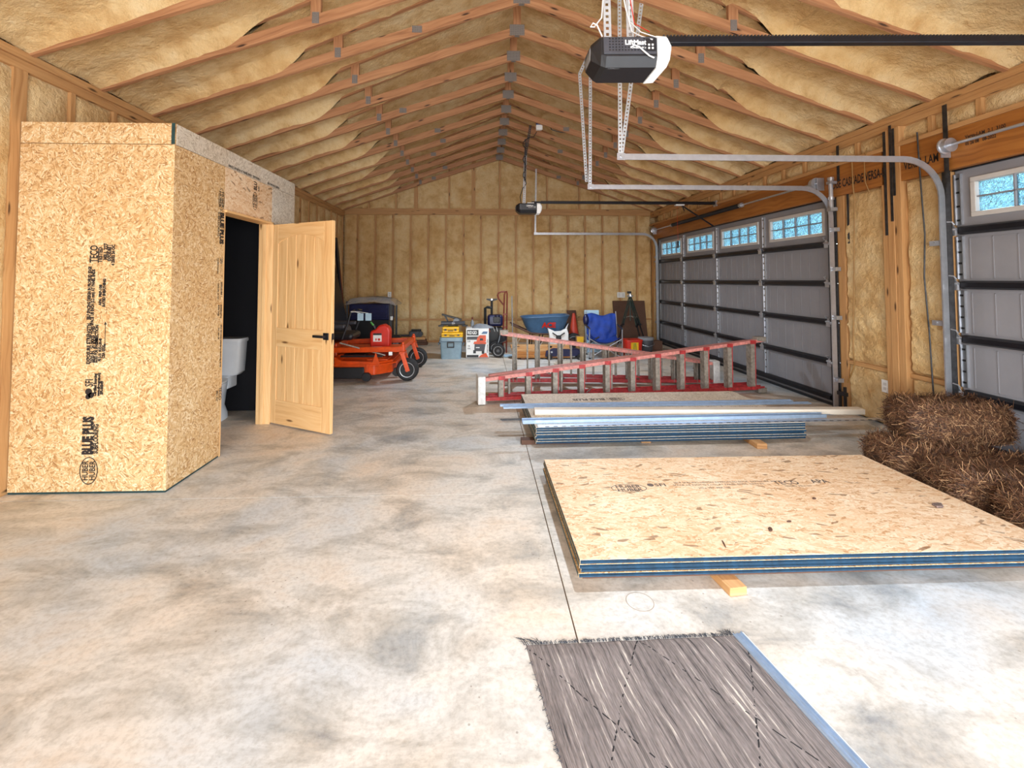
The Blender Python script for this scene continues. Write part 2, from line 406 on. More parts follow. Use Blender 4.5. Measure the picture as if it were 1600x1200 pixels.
# ================================================================= the setting
XL, XR, YB, ZP = -3.28, 4.07, 10.9, 3.07          # inner faces of the walls, back wall, underside of the roof plates
XM, SL = 0.395, 1 / 3                             # ridge line and slope of the truss bottom chords
YF = -2.6                                         # open front end of the building
def chord_z(x): return ZP + 0.01 + SL * (XM - XL - abs(x - XM))
def roof_z(x): return 3.17 + 0.43 * (XM - XL - abs(x - XM))
def nz(x, y, z, f): return noise.noise(Vector((x * f, y * f, z * f)))

# floor: a base mesh that carries the concrete slabs cut by the control joints
fb = MB(); fb.box(XL - .2, XR + .2, YF, YB + .2, -0.2, -0.006)
floor = tag(fb.build('floor', simple('joint_dirt', s(96, 74, 52), 0.9)), kind='structure')
def slab(x0, x1, y0, y1):
    b = MB(); g = 0.003; c = 0.0008
    x0 += g; x1 -= g; y0 += g; y1 -= g
    top = [(x0 + c, y0 + c, 0), (x1 - c, y0 + c, 0), (x1 - c, y1 - c, 0), (x0 + c, y1 - c, 0)]
    low = [(x0, y0, -c), (x1, y0, -c), (x1, y1, -c), (x0, y1, -c)]
    bot = [(x0, y0, -0.0065), (x1, y0, -0.0065), (x1, y1, -0.0065), (x0, y1, -0.0065)]
    b.v = [Vector(p) for p in bot + low + top]
    for a in (0, 4):
        for i in range(4): j = (i + 1) % 4; b.face((a + i, a + j, a + 4 + j, a + 4 + i))
    b.face((8, 9, 10, 11))
    b.build('slab', M['concrete'], floor)
for x0, x1 in ((XL - .15, 0.392), (0.392, XR + .15)):
    for y0, y1 in ((YF, 3.215), (3.215, 6.9), (6.9, YB + .15)): slab(x0, x1, y0, y1)
rs = MB(); K = 40
for i in range(K):
    a = 2 * PI * i / K; rs.v += [Vector((.725 + q * math.cos(a), 2.14 + q * math.sin(a), .0006)) for q in (.060, .0635)]
for i in range(K): j = (i + 1) % K; rs.face((2 * i, 2 * i + 1, 2 * j + 1, 2 * j))
rs.build('ring_stain', simple('ring_stain', s(176, 160, 142), 0.6), floor)
gm = simple('bounce_ground', s(170, 158, 140), 0.9, 0, 0.2, 2.0)
tag(MB().box(-40, 40, -40, 45, -0.4, -0.21).build('ground', gm), kind='structure')  # unseen ground outside, added to bounce daylight into the building

def foam_panel(parent, o, u, v, n, Wd, Hh, step=0.045, amp=0.012, rough=None, name='foam_panel', top=None):
    """bumpy sprayed-foam infill: o corner, u/v in-plane axes, n towards the room"""
    o = Vector(o); u = Vector(u); v = Vector(v); n = Vector(n)
    nu = max(3, int(Wd / step)); nv = max(3, int(Hh / step)); b = MB()
    def fn(a, c):
        H2 = Hh if top is None else top(a * Wd)
        p = o + u * (a * Wd) + v * (c * H2)
        e = min(a * Wd, (1 - a) * Wd, c * H2, (1 - c) * H2)
        h = amp * (nz(p.x, p.y, p.z, 4.5) + 0.5 * nz(p.x, p.y, p.z, 11)) + 0.004
        if rough:
            r = rough(p)
            if r > 0: h += r * (0.016 * abs(nz(p.x * 0.8, p.y * 0.8, p.z * 1.9 + 3, 13)) + 0.014 * nz(p.x, p.y, p.z * 1.8, 20))
        if e < 0.012: h = -0.022
        return p + n * h, (a * Wd, c * H2)
    b.grid(fn, nu, nv)
    return b.build(name, M['foam'], parent, smooth=True)

# --- unseen front wall around the open bay, added to keep daylight off the ceiling
gf = MB(); gf.box(XL - .17, -2.3, YF - .02, YF, 0, 2.42).box(3.1, XR + .17, YF - .02, YF, 0, 2.42)
gf.prism([(XL - .17, YF - .02, 2.42), (XR + .17, YF - .02, 2.42), (XR + .17, YF - .02, 3.2), (XM, YF - .02, 4.85), (XL - .17, YF - .02, 3.2)], (0, .02, 0))
tag(gf.build('wall_front_unseen', M['osb']), kind='structure')
# --- left wall
wl_ = tag(MB().box(XL - .17, XL - .15, YF, YB + .2, 0, 3.2).build('wall_left', M['osb']), kind='structure')
def plate_run(parent, x0, x1, y0, y1, z0, z1, name='top_plate', m='stud'): MB().box(x0, x1, y0, y1, z0, z1).build(name, M[m], parent, bev=0.003)
plate_run(wl_, XL - .14, XL + .012, YF, YB, ZP - .10, ZP - .03); plate_run(wl_, XL - .14, XL + .03, YF, YB, ZP - .03, ZP + .03)
plate_run(wl_, XL - .14, XL + .004, YF, YB, 0.0, 0.04, 'bottom_plate')
ys = [3.30 + 0.4177 * k for k in range(-14, 19)]
for k, y in enumerate(ys):
    wdt = 0.05 if abs(y - 3.3) < .01 else 0.02
    MB().box(XL - .14, XL + .006, y - wdt, y + wdt, 0.04, ZP - .10).build('stud', M['stud'], wl_)
    if k + 1 < len(ys) and y > -0.5:
        foam_panel(wl_, (XL, y + wdt, 0.04), (0, 1, 0), (0, 0, 1), (1, 0, 0), 0.4177 - wdt - 0.02, ZP - .14, 0.05,
                   0.012, lambda p: 0.5 if p.y < 3.2 else 0.0)
# --- back wall
wb_ = tag(MB().box(XL - .17, XR + .17, YB + .15, YB + .17, 0, 4.75).build('wall_back', M['osb']), kind='structure')
plate_run(wb_, XL, XR, YB - .03, YB + .14, ZP - .045, ZP + .04); plate_run(wb_, XL, XR, YB - .012, YB + .14, ZP + .04, ZP + .10)
plate_run(wb_, XL, XR, YB - .006, YB + .14, 0, 0.045, 'bottom_plate')
xs = [-3.38 + 0.4177 * k for k in range(19)]
def rough_back(p): 
    d = max(0, 1 - math.hypot((p.x - 2.2) / 1.7, (p.z - 0.85) / 0.95)); return min(1.9, d * 3.2)
for k in range(len(xs) - 1):
    x = xs[k]; a0 = max(x + .02, XL + 0.005); a1 = min(xs[k + 1] - .02, XR - 0.005)
    if k: MB().box(x - .019, x + .019, YB - .006, YB + .14, 0.045, ZP - .045).build('stud', M['stud'], wb_)
    if a1 - a0 < 0.05: continue
    for z0, z1 in ((0.045, 0.515), (0.555, ZP - .045)):
        foam_panel(wb_, (a0, YB, z0), (1, 0, 0), (0, 0, 1), (0, -1, 0), a1 - a0, z1 - z0, 0.045 if x < 0.6 else 0.034, 0.012, rough_back)
    MB().box(a0, a1, YB - .004, YB + .1, 0.515, 0.555).build('blocking', M['stud'], wb_)
gx = [XL, -2.70, -2.06, -1.59, -0.80, -0.22, 0.41, 1.00, 1.55, 2.33, 2.83, XR]
for k in range(len(gx) - 1):
    a0 = gx[k] + (0.04 if gx[k] in (-1.59, -.22) else .022); a1 = gx[k + 1] - .022
    if gx[k + 1] != XR:
        w2 = 0.045 if gx[k + 1] in (-1.59, -.22) else 0.02
        MB().box(gx[k + 1] - w2, gx[k + 1] + w2, YB - .01, YB + .14, ZP + .1, roof_z(gx[k + 1]) + .02).build('gable_stud', M['stud'], wb_)
    zt = lambda t, a0=a0: max(0.02, roof_z(a0 + t) + .02 - (ZP + .10))
    foam_panel(wb_, (a0, YB, ZP + .10), (1, 0, 0), (0, 0, 1), (0, -1, 0), a1 - a0, 1.0, 0.06, 0.012, None, 'foam_panel', zt)
# --- right wall: header beams over the garage doors, a pier of foam and studs between them
wr_ = tag(MB().box(XR + .15, XR + .17, 3.86, 5.24, 0, 3.2).box(XR + .15, XR + .17, 5.24, 10.55, 2.43, 3.2).box(XR + .15, XR + .17, 10.55, YB + .2, 0, 3.2)
          .box(XR + .15, XR + .17, 0.95, 3.86, 2.43, 3.2).box(XR + .15, XR + .17, YF, 0.95, 2.43, 3.2).build('wall_right', M['osb']), kind='structure')
plate_run(wr_, XR - .012, XR + .14, YF, YB, ZP - .10, ZP - .03); plate_run(wr_, XR - .03, XR + .14, YF, YB, ZP - .03, ZP + .03)
plate_run(wr_, XR - .05, XR + .14, YF, YB, 2.77, 2.81, 'header_plate')
hd = [MB().box(XR - .035, XR + .14, 0.9, 4.255, 2.43, 2.77).build('header_beam', M['lvl'], wr_, bev=0.003), MB().box(XR - .035, XR + .14, 4.465, 10.62, 2.43, 2.77).build('header_beam', M['lvl'], wr_, bev=0.003)]
HX = XR - .036
text(hd[1], 'printed_mark', 'BOISE CASCADE VERSA-LAM', 0.13, (HX, 5.16, 2.52), (0, -1, 0), (0, 0, 1), M['ink'], 0.5, 'LEFT', 0.003)
text(hd[0], 'printed_mark', 'VERSA-LAM', 0.11, (HX, 4.22, 2.53), (0, -1, 0), (0, 0, 1), M['ink'], 0.6, 'LEFT', 0.002)
text(hd[0], 'printed_mark', 'Versa-LAM  2.1  3100', 0.045, (HX, 3.66, 2.655), (0, -1, 0), (0, 0, 1), M['ink'], 0.75, 'LEFT', 0.001)
text(hd[0], 'printed_mark', '05 26 08   08-2022', 0.04, (HX, 3.66, 2.60), (0, -1, 0), (0, 0, 1), M['ink'], 0.75, 'LEFT', 0.001)
cy = [0.3 + 0.41 * k for k in range(26)]
for k in range(len(cy) - 1):
    MB().box(XR + .0, XR + .12, cy[k] - .02, cy[k] + .02, 2.81, ZP - .10).build('cripple_stud', M['stud'], wr_)
    foam_panel(wr_, (XR + .012, cy[k] + .02, 2.81), (0, 1, 0), (0, 0, 1), (-1, 0, 0), 0.37, ZP - .10 - 2.81, 0.05)
def rstud(y0, y1, z0=0.0, z1=2.43, px=0.006, nm='stud'): MB().box(XR - px, XR + .14, y0, y1, z0, z1).build(nm, M['stud'], wr_, bev=0.003)
rstud(5.00, 5.10); rstud(5.10, 5.19, px=-0.06); rstud(3.845, 3.88, px=-0.02); rstud(10.56, 10.66); rstud(10.80, 10.90)
rstud(4.255, 4.325, 0, ZP - .1, 0.045); rstud(4.327, 4.397, 0, ZP - .1, 0.052); rstud(4.399, 4.462, 0, 2.43, 0.045)
rr = lambda p: 1.5 * max(0, 1 - abs((p.z - 1.0) / 1.15)) 
for y0, y1 in ((3.88, 4.255), (4.462, 5.0)):
    for z0, z1 in ((0.02, 0.55), (0.59, 2.43)): foam_panel(wr_, (XR, y0, z0), (0, 1, 0), (0, 0, 1), (-1, 0, 0), y1 - y0, z1 - z0, 0.03, 0.016, rr)
    MB().box(XR - .012, XR + .1, y0, y1, 0.55, 0.59).build('blocking', M['stud'], wr_)
foam_panel(wr_, (XR, 10.66, 0.02), (0, 1, 0), (0, 0, 1), (-1, 0, 0), 0.14, 2.4, 0.05, 0.012)
# steel straps nailed to the framing
for y, z0, z1, xx, w2 in ((4.408, 1.92, 2.96, XR - .05, .016), (4.335, 2.05, 3.0, XR - .057, .014), (4.93, 1.88, 2.43, XR - .012, .014), (3.80, 2.36, 3.0, XR - .055, .02), (5.02, 2.6, 3.0, XR - .04, .018), (4.31, 2.30, 2.96, XR - .05, .012)):
    MB().box(xx - .004, xx, y - w2, y + w2, z0, z1).build('steel_strap', M['steel_dark'], wr_)

# --- ceiling: roof boards, scissor trusses (chords, webs, plates), sprayed foam between them
cb = MB()
for sgn in (-1, 1):
    xe = XL - .3 if sgn < 0 else XR + .3
    cb.prism([(xe, YF - .2, roof_z(xe) + .12), (XM, YF - .2, roof_z(XM) + .12), (XM, YF - .2, roof_z(XM) + .15), (xe, YF - .2, roof_z(xe) + .15)], (0, YB - YF + .5, 0))
ceil = tag(cb.build('ceiling', M['osb']), kind='structure')
tys = [3.35 + 0.61 * k for k in range(-8, 13)]
tv = random.Random(5)
for y in tys:
    t = bpy.data.objects.new('roof_truss', None); C.objects.link(t); t.parent = ceil; t.location = (XM, y, ZP)
    def loc(x, z): return (x - XM, 0, z - ZP)
    for sgn in (-1, 1):
        xe = XL - .02 if sgn < 0 else XR + .02
        p0 = Vector(loc(xe, chord_z(xe) + .047)); p1 = Vector(loc(XM, chord_z(XM) + .047))
        MB().bar(p0, p1, 0.038, 0.094).build('bottom_chord', M['truss'], t, bev=0.002)
        MB().bar(loc(xe, roof_z(xe) + .03), loc(XM, roof_z(XM) + .03), 0.038, 0.12).build('top_chord', M['truss'], t)
        xm = (xe + XM) / 2
        MB().box(xm - XM - .044, xm - XM + .044, -.018, .018, chord_z(xm) - ZP + .05, roof_z(xm) - ZP + .05).build('web', M['truss'], t)
        MB().box(xm - XM - .03, xm - XM + .03, -.0215, .0215, chord_z(xm) - ZP + .015, chord_z(xm) - ZP + .115).build('connector_plate', M['plate'], t)
        if tv.random() < 0.35:
            xq = XM + (xe - XM) * tv.uniform(.25, .42)
            MB().box(xq - XM - .05, xq - XM + .05, -.021, .021, chord_z(xq) - ZP + .02, chord_z(xq) - ZP + .09).build('connector_plate', M['plate'], t)
    MB().box(-.044, .044, -.018, .018, chord_z(XM) - ZP + .06, roof_z(XM) - ZP + .05).build('web', M['truss'], t)
    zc = chord_z(XM) - ZP
    MB().box(-.085, .085, -.022, .022, zc - .012, zc + .115).build('connector_plate', M['plate'], t)
def roof_foam(y0, y1, sgn):
    xe = XL if sgn < 0 else XR; L = abs(xe - XM); b = MB(); nu = int(L / 0.055); nv = 13
    def fn(a, c):
        x = xe + (XM - xe) * a; y = y0 + (y1 - y0) * c; z = roof_z(x)
        e = min(c, 1 - c) * (y1 - y0)
        h = 0.028 * nz(x, y, z, 2.6) + 0.014 * nz(x, y, z, 7) + 0.007 * nz(x, y, z, 16)
        fil = max(0, 1 - e / 0.09); a0 = 0.34 + 0.16 * nz(sgn * 7.3, y0 if c < .5 else y1, 5, 1.3); kk = max(0, min(1, (a0 + .05 - a) / .10)); kk = kk * kk * (3 - 2 * kk)
        h -= (max(0, z - chord_z(x) - .045) * kk + .02) * fil * fil
        h += -0.05 * max(0, 1 - a * L / 0.22) ** 2                      # thicker at the eaves
        for k, xr in enumerate((0.42, 0.85, 1.35, 1.9, 2.45, 3.0)):       # foam beads over the edges of the roof boards
            dx = abs(abs(x - xe) - xr); 
            if dx < 0.05: h -= 0.04 * (1 - dx / 0.05) * max(0, min(1, 3 * nz(k * 3.1, y, sgn * 4, 1.9) + .2)) * (1.2 if sgn > 0 else 0.3)
        z = max(z + h, chord_z(x) + 0.012)
        return (x, y, z), (x, y)
    b.grid(fn, nu, nv); return b.build('foam_panel', M['foam'], ceil, smooth=True)
for k in range(len(tys)):
    y0 = tys[k] + .016; y1 = (tys[k + 1] - .016) if k + 1 < len(tys) else YB + .02
    if y1 > 0.5:
        roof_foam(y0, y1, -1); roof_foam(y0, y1, 1)

# --- garage doors
def garage_door(name, y0, y1, nwin, win_skip=()):
    d = bpy.data.objects.new(name, None); C.objects.link(d); d.location = (XR + .05, (y0 + y1) / 2, 0); d['kind'] = 'structure'
    L = y1 - y0; h = L / 2
    zs = [0.03, 0.515, 0.975, 1.435, 1.90, 2.44]
    pw = L / nwin
    for k in range(5):
        z0, z1 = zs[k] + .003, zs[k + 1] - .003
        if k < 4:
            b = MB(); b.box(0, .04, -h, h, z0, z1)
            for i in range(nwin):                        # embossed fields with board grooves
                a = -h + pw * i; w0, w1 = a + .10, a + pw - .10
                b.box(-.004, 0.001, w0, w1, z0 + .05, z0 + .056); b.box(-.004, 0.001, w0, w1, z1 - .066, z1 - .06)
                n = max(2, int(round((w1 - w0) / .17)))
                for j in range(n + 1):
                    yy = w0 + (w1 - w0) * j / n; b.box(-.004, 0.001, yy - .003, yy + .003, z0 + .05, z1 - .06)
            b.build('door_panel', M['doorgrey'], d)
        else:
            b = MB(); zl, zh = z0 + .125, z1 - .115
            b.box(0, .04, -h, h, z0, zl); b.box(0, .04, -h, h, zh, z1)
            eds = [-h] + sum([[-h + pw * i + .15, -h + pw * (i + 1) - .15] for i in range(nwin)], []) + [h]
            for i in range(0, len(eds), 2): b.box(0, .04, eds[i], eds[i + 1], zl, zh)
            b.build('door_panel', M['doorgrey'], d)
            for i in range(nwin):
                a0, a1 = -h + pw * i + .15, -h + pw * (i + 1) - .15; fr = .040; f = MB()
                f.box(-.018, .045, a0 - .02, a1 + .02, zl - .02, zl + fr - .02); f.box(-.018, .045, a0 - .02, a1 + .02, zh - fr + .02, zh + .02)
                f.box(-.018, .045, a0 - .02, a0 + fr - .02, zl + fr - .02, zh - fr + .02); f.box(-.018, .045, a1 - fr + .02, a1 + .02, zl + fr - .02, zh - fr + .02)
                fo = f.build('window_frame', M['framegrey'], d, bev=0.005)
                g0, g1, q0, q1 = a0 + fr - .02, a1 - fr + .02, zl + fr - .02, zh - fr + .02
                mu = MB(); mu.box(-.006, .03, g0, g1, (q0 + q1) / 2 - .005, (q0 + q1) / 2 + .005)
                for j in (1, 2, 3): mu.box(-.006, .03, g0 + (g1 - g0) * j / 4 - .005, g0 + (g1 - g0) * j / 4 + .005, q0, q1)
                mu.build('muntin', M['doorgrey'], fo)
                for j in range(4):
                    for r in range(2): MB().box(.012, .017, g0 + (g1 - g0) * j / 4 + .005, g0 + (g1 - g0) * (j + 1) / 4 - .005, q0 + (q1 - q0) * r / 2 + .005, q0 + (q1 - q0) * (r + 1) / 2 - .005).build('pane', M['glass'], fo)
    for z in (0.10, 0.515, 0.975, 1.435, 1.90):          # black stiffening struts
        b = MB(); b.prism([(0, -h + .05, z - .035), (-.03, -h + .05, z - .035), (-.065, -h + .05, z - .02), (-.065, -h + .05, z + .02), (-.03, -h + .05, z + .035), (0, -h + .05, z + .035)], (0, L - .1, 0)); b.build('strut', M['blackmetal'], d)
    MB().box(-.03, 0, -h, h, 2.42, 2.455).build('top_rail', M['blackmetal'], d)
    sts = [-h + .03] + [-h + pw * i for i in range(1, nwin)] + [h - .03]
    for i, y in enumerate(sts):
        for k in range(5):
            b = MB(); w2 = .028
            b.box(-.014, 0, y - w2, y + w2, zs[k] + .05, zs[k + 1] - .05); b.box(-.022, -.012, y - w2, y - w2 + .008, zs[k] + .05, zs[k + 1] - .05); b.box(-.022, -.012, y + w2 - .008, y + w2, zs[k] + .05, zs[k + 1] - .05)
            for q in range(4):
                zz = zs[k] + .09 + (zs[k + 1] - zs[k] - .18) * q / 3; b.box(-.019, -.014, y - .012, y + .012, zz - .008, zz + .008, 1)
            b.build('stile', [M['galv'], M['steel_dark']], d)
        for z in (0.515, 0.975, 1.435, 1.90):
            b = MB(); b.prism([(-.07, y - .035, z - .045), (-.07, y + .035, z - .045), (-.07, y + .035, z + .01), (-.07, y, z + .055), (-.07, y - .035, z + .01)], (-.008, 0, 0)); b.cyl((-.078, y - .035, z + .012), (-.078, y + .035, z + .012), .011, n=8)
            if i in (0, len(sts) - 1):
                sg = -1 if i == 0 else 1; b.cyl((-.085, y, z), (-.085, y + sg * .075, z), .006, n=6); b.cyl((-.085, y + sg * .055, z), (-.085, y + sg * .085, z), .02, n=10)
                b.tube([(-.08, y - sg * .02, z + .05), (-.1, y - sg * .02, z + .075), (-.1, y + sg * .02, z + .08)], .006, 6)
            b.build('hinge', M['galv'], d)
    MB().box(-.012, .045, -h, h, 0.0, .03).build('bottom_seal', M['black'], d)
    return d
garage_door('door_1', 5.22, 10.52, 4)
d2 = garage_door('door_2', 0.98, 3.83, 2)
for y0, y1 in ((3.83, 3.86), (5.19, 5.22), (10.52, 10.56), (.95, .98)):
    MB().box(XR + .10, XR + .14, y0, y1, 0, 2.44).build('door_stop', M['framegrey'], wr_)

# --- the OSB-clad toilet room in the left corner
bx = bpy.data.objects.new('wall_partition', None); C.objects.link(bx); bx.location = (0, 0, 0); bx['kind'] = 'structure'
BX0, BX1, BY0, BY1, BZ = XL + .012, -2.20, 3.31, 5.40, 2.60
MB().box(BX0, BX1 - .015, BY0, BY0 + .018, 0.015, 2.445).build('osb_panel', M['osb'], bx, bev=0.002); pf = bx.children[-1]
MB().box(BX0, BX1 - .002, BY0, BY0 + .018, 2.449, BZ).build('osb_panel', M['osb'], bx, bev=0.002)
MB().box(BX1 - .024, BX1, BY0 - .003, BY0 + .0, 2.449, BZ).build('blue_edge_strip', M['greenedge'], bx)
MB().box(BX1 - .018, BX1, BY0, 3.955, 0.015, 2.447).build('osb_panel', M['osb'], bx, bev=0.002); ps = bx.children[-1]
MB().box(BX1 - .018, BX1, 3.958, 4.83, 2.075, 2.447).build('osb_panel', M['osb_pale'], bx, bev=0.002); pd = bx.children[-1]
MB().box(BX1 - .018, BX1, 4.833, BY1, 0.015, 2.447).build('osb_panel', M['osb_grey'], bx, bev=0.002)
MB().box(BX1 - .018, BX1, BY0 + .02, BY1, 2.45, BZ).build('osb_panel', M['osb_grey'], bx, bev=0.002); pt = bx.children[-1]
MB().box(BX0, BX1 - .018, BY1 - .018, BY1, 0.015, BZ).build('osb_panel', M['osb'], bx)
MB().box(BX0, BX1 - .019, BY0 + .02, BY1 - .02, BZ - .04, BZ - .02).build('osb_panel', M['osb'], bx)
# dark painted lining inside
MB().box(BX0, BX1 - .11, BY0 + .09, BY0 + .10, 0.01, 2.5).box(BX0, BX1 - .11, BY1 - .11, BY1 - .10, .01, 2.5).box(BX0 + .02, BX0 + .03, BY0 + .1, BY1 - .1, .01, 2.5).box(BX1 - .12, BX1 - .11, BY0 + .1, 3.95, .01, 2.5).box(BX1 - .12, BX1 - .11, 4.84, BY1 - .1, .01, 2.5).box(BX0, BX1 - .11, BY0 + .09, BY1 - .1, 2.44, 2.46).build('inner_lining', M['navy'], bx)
# black foot gap strip at the bottom of the panels
MB().box(BX0, BX1 - .02, BY0 + .006, BY0 + .02, 0, .015).box(BX1 - .02, BX1 - .006, BY0 + .006, 3.955, 0, .015).build('bottom_seal', M['greenedge'], bx)
# jambs and head of the doorway
for nm, bxx in (('jamb', (BX1 - .125, BX1 - .001, 3.957, 3.975, 0, 2.06)), ('jamb', (BX1 - .125, BX1 + .02, 4.822, 4.842, 0, 2.075)), ('head_jamb', (BX1 - .125, BX1 + .02, 3.957, 4.842, 2.056, 2.076)), ('door_stop', (BX1 - .08, BX1 - .045, 4.81, 4.822, 0, 2.056)), ('jamb_stud', (BX1 - .125, BX1 - .02, 4.842, 4.88, 0, 2.44))):
    MB().box(*bxx).build(nm, M['pine'], bx, bev=0.002)
# printing on the panels
def oval(parent, o, u, v, ru, rv, mat, th=0.10, words='HUBER', sx=0.62):
    o = Vector(o); u = Vector(u); v = Vector(v); n = u.cross(v); b = MB(); K = 40
    for i in range(K):
        a = 2 * PI * i / K
        for kx in (1.0, 1 - th): b.v.append(o + u * (ru * math.cos(a) * (kx if kx == 1 else 1 - th * min(1, rv / ru))) + v * (rv * math.sin(a) * kx) + n * .0012)
    for i in range(K):
        j = (i + 1) % K; b.face((2 * i, 2 * j, 2 * j + 1, 2 * i + 1))
    b.build('printed_mark', mat, parent)
    sz = rv * 0.88
    for t in (0.09, -0.68): text(parent, 'printed_mark', words, sz, o + v * (rv * t), u, v, mat, ru * 0.46 / sz, 'CENTER', sz * 0.025)
FU, FV = Vector((0, 0, 1)), Vector((-1, 0, 0)); FO = lambda x, z: (x, BY0 - .0005, z)
ink = M['ink']
oval(pf, FO(-2.724, .158), FU, FV, .094, .062, ink)
text(pf, 'printed_mark', 'BLUE PLUS', .095, FO(-2.705, .268), FU, FV, ink, .58, 'LEFT', .0065)
text(pf, 'printed_mark', 'SUBFLOORING', .046, FO(-2.668, .274), FU, FV, ink, .66, 'LEFT', .0022)
b = MB(); b.lathe([(.0, 0), (.024, 0), (.024, .0008), (0, .0008)], FO(-2.742, .70), (0, -1, 0), 12); b.lathe([(.0, 0), (.02, 0), (.02, .0008), (0, .0008)], FO(-2.725, .675), (0, -1, 0), 12); b.lathe([(.0, 0), (.018, 0), (.018, .0008), (0, .0008)], FO(-2.745, .665), (0, -1, 0), 12)
b.box(-2.73, -2.69, BY0 - .001, BY0, .685, .695); b.build('printed_mark', ink, pf)
text(pf, 'printed_mark', 'SFI', .075, FO(-2.715, .735), FU, FV, ink, .6, 'LEFT', .002)
for x, z, t, sz, sx in ((-2.690, .67, 'Certified Sourcing', .028, .75), (-2.668, .67, 'www.sfiprogram.org', .024, .8), (-2.645, .68, 'SFI-00049', .026, .9),
                    (-2.74, .89, 'EXPOSURE 1', .034, .8), (-2.715, .90, '23/32 IN.  24 OC', .03, .75), (-2.69, .90, 'SIZED FOR SPACING', .03, .62), (-2.665, .91, 'PS 2-10  HUD-UM-40', .027, .66), (-2.64, .93, 'CSA 0325', .028, .8),
                    (-2.742, 1.03, 'STRENGTH', .036, .8), (-2.715, 1.035, 'AXIS THIS', .034, .8), (-2.690, 1.03, 'DIRECTION', .03, .85),
                    (-2.75, 1.20, 'SELF SPACING DESIGN IN PROFILED EDGE', .03, .66), (-2.725, 1.16, 'SPACE 1/8 INCH (3.2 mm) AT PANEL ENDS', .03, .70), (-2.675, 1.30, 'APA  PRP-108', .026, .95), (-2.650, 1.29, 'RATED SHEATHING', .026, .85),
                    (-2.712, 1.60, 'TECO', .075, .62), (-2.68, 1.60, 'TESTED', .04, .8), (-2.645, 1.62, 'MILL 227', .036, .85), (-2.62, 1.61, 'EXPOSURE 1', .03, .7), (-2.595, 1.58, '4 23/32 24 OC', .028, .85)):
    text(pf, 'printed_mark', t, sz, FO(x, z), FU, FV, ink, sx, 'LEFT', .0022)
b = MB(); b.box(-2.645, -2.641, BY0 - .001, BY0, 1.03, 1.165)
for z, q in ((1.03, -1), (1.165, 1)): b.prism([(-2.653, BY0 - .001, z), (-2.633, BY0 - .001, z), (-2.643, BY0 - .001, z + q * .022)], (0, .0008, 0))
b.build('printed_mark', ink, pf)
SO = lambda y, z: (BX1 + .0005, y, z)
SU, SV = Vector((0, 0, -1)), Vector((0, 1, 0))
oval(ps, SO(3.905, 2.155), SU, SV, .094, .045, ink)
text(ps, 'printed_mark', 'BLUE PLUS', .075, SO(3.895, 2.045), SU, SV, ink, .75, 'LEFT', .005)
text(ps, 'printed_mark', 'SUBFLOORING', .036, SO(3.86, 2.045), SU, SV, ink, .85, 'LEFT', .001)
for y, z, t, sz in ((3.905, 1.66, 'SFI', .05), (3.87, 1.66, 'Certified Sourcing', .024), (3.925, 1.46, 'EXPOSURE 1', .03), (3.88, 1.45, '23/32 IN. 24 OC', .026), (3.925, 1.27, 'STRENGTH', .03), (3.89, 1.27, 'AXIS THIS', .028), (3.935, 1.10, 'SELF SPACING DESIGN IN PROFILED EDGE', .025), (3.90, 1.08, 'APA  PRP-108', .022), (3.93, .58, 'TECO', .055), (3.895, .56, 'MILL 227', .03)):
    text(ps, 'printed_mark', t, sz, SO(y, z), SU, SV, ink, .75, 'LEFT', .001)
oval(pd, SO(4.47, 2.24), (0, 0, 1), (0, -1, 0), .088, .05, ink)
text(pd, 'printed_mark', 'BLU', .085, SO(4.50, 2.345), (0, 0, 1), (0, -1, 0), ink, .56, 'LEFT', .003)
text(pd, 'printed_mark', 'SUBF', .03, SO(4.55, 2.345), (0, 0, 1), (0, -1, 0), ink, .8, 'LEFT', .001)
text(pt, 'printed_mark', 'SPACE 1/8 INCH AT PANEL ENDS   EXPOSURE 1', .03, SO(4.0, 2.458), (0, 1, 0), (0, 0, 1), ink, .9, 'LEFT', .001)
text(pt, 'printed_mark', 'SELF SPACING DESIGN', .03, SO(4.72, 2.458), (0, 1, 0), (0, 0, 1), ink, .9, 'LEFT', .001)

# --- the open knotty-pine door
dv = Vector((-1.46 + 2.235, 4.435 - 4.845, 0)); DL = 0.875
door = bpy.data.objects.new('door_3', None); C.objects.link(door); door.location = (-2.215, 4.845, 0); door.rotation_euler = (0, 0, math.atan2(dv.y, dv.x)); door['kind'] = 'structure'
z0, z1, T = .015, 2.052, .035
def dpart(nm, b, m='pine', bev=.003): return b.build(nm, M[m], door, bev=bev)
sw = .115
dpart('stile', MB().box(0, sw, 0, T, z0, z1)); dpart('stile', MB().box(DL - sw, DL, 0, T, z0, z1))
dpart('bottom_rail', MB().box(sw, DL - sw, 0, T, z0, z0 + .24)); dpart('lock_rail', MB().box(sw, DL - sw, 0, T, .80, .99))
A = [(sw, 0, z1), (sw, 0, z1 - .20)] + [(sw + (DL - 2 * sw) * i / 12, 0, z1 - .20 + .085 * math.sin(PI * i / 12) ** .8) for i in range(1, 12)] + [(DL - sw, 0, z1 - .20), (DL - sw, 0, z1)]
dpart('arched_top_rail', MB().prism(A, (0, T, 0)))
np_ = 5; pw_ = (DL - 2 * sw) / np_
for a, c in ((z0 + .24, .80), (.99, z1 - .11)):
    for i in range(np_): dpart('panel_plank', MB().box(sw + pw_ * i + .0025, sw + pw_ * (i + 1) - .0025, .009, T - .009, a - .01, c + .01), bev=.007)
ln = MB()
for a, c in ((z0 + .24, .80), (.99, z1 - .11)): ln.box(sw, DL - sw, .016, T - .016, a, c)
dpart('panel_core', ln, bev=0)
hz = .935; hx = DL - .065
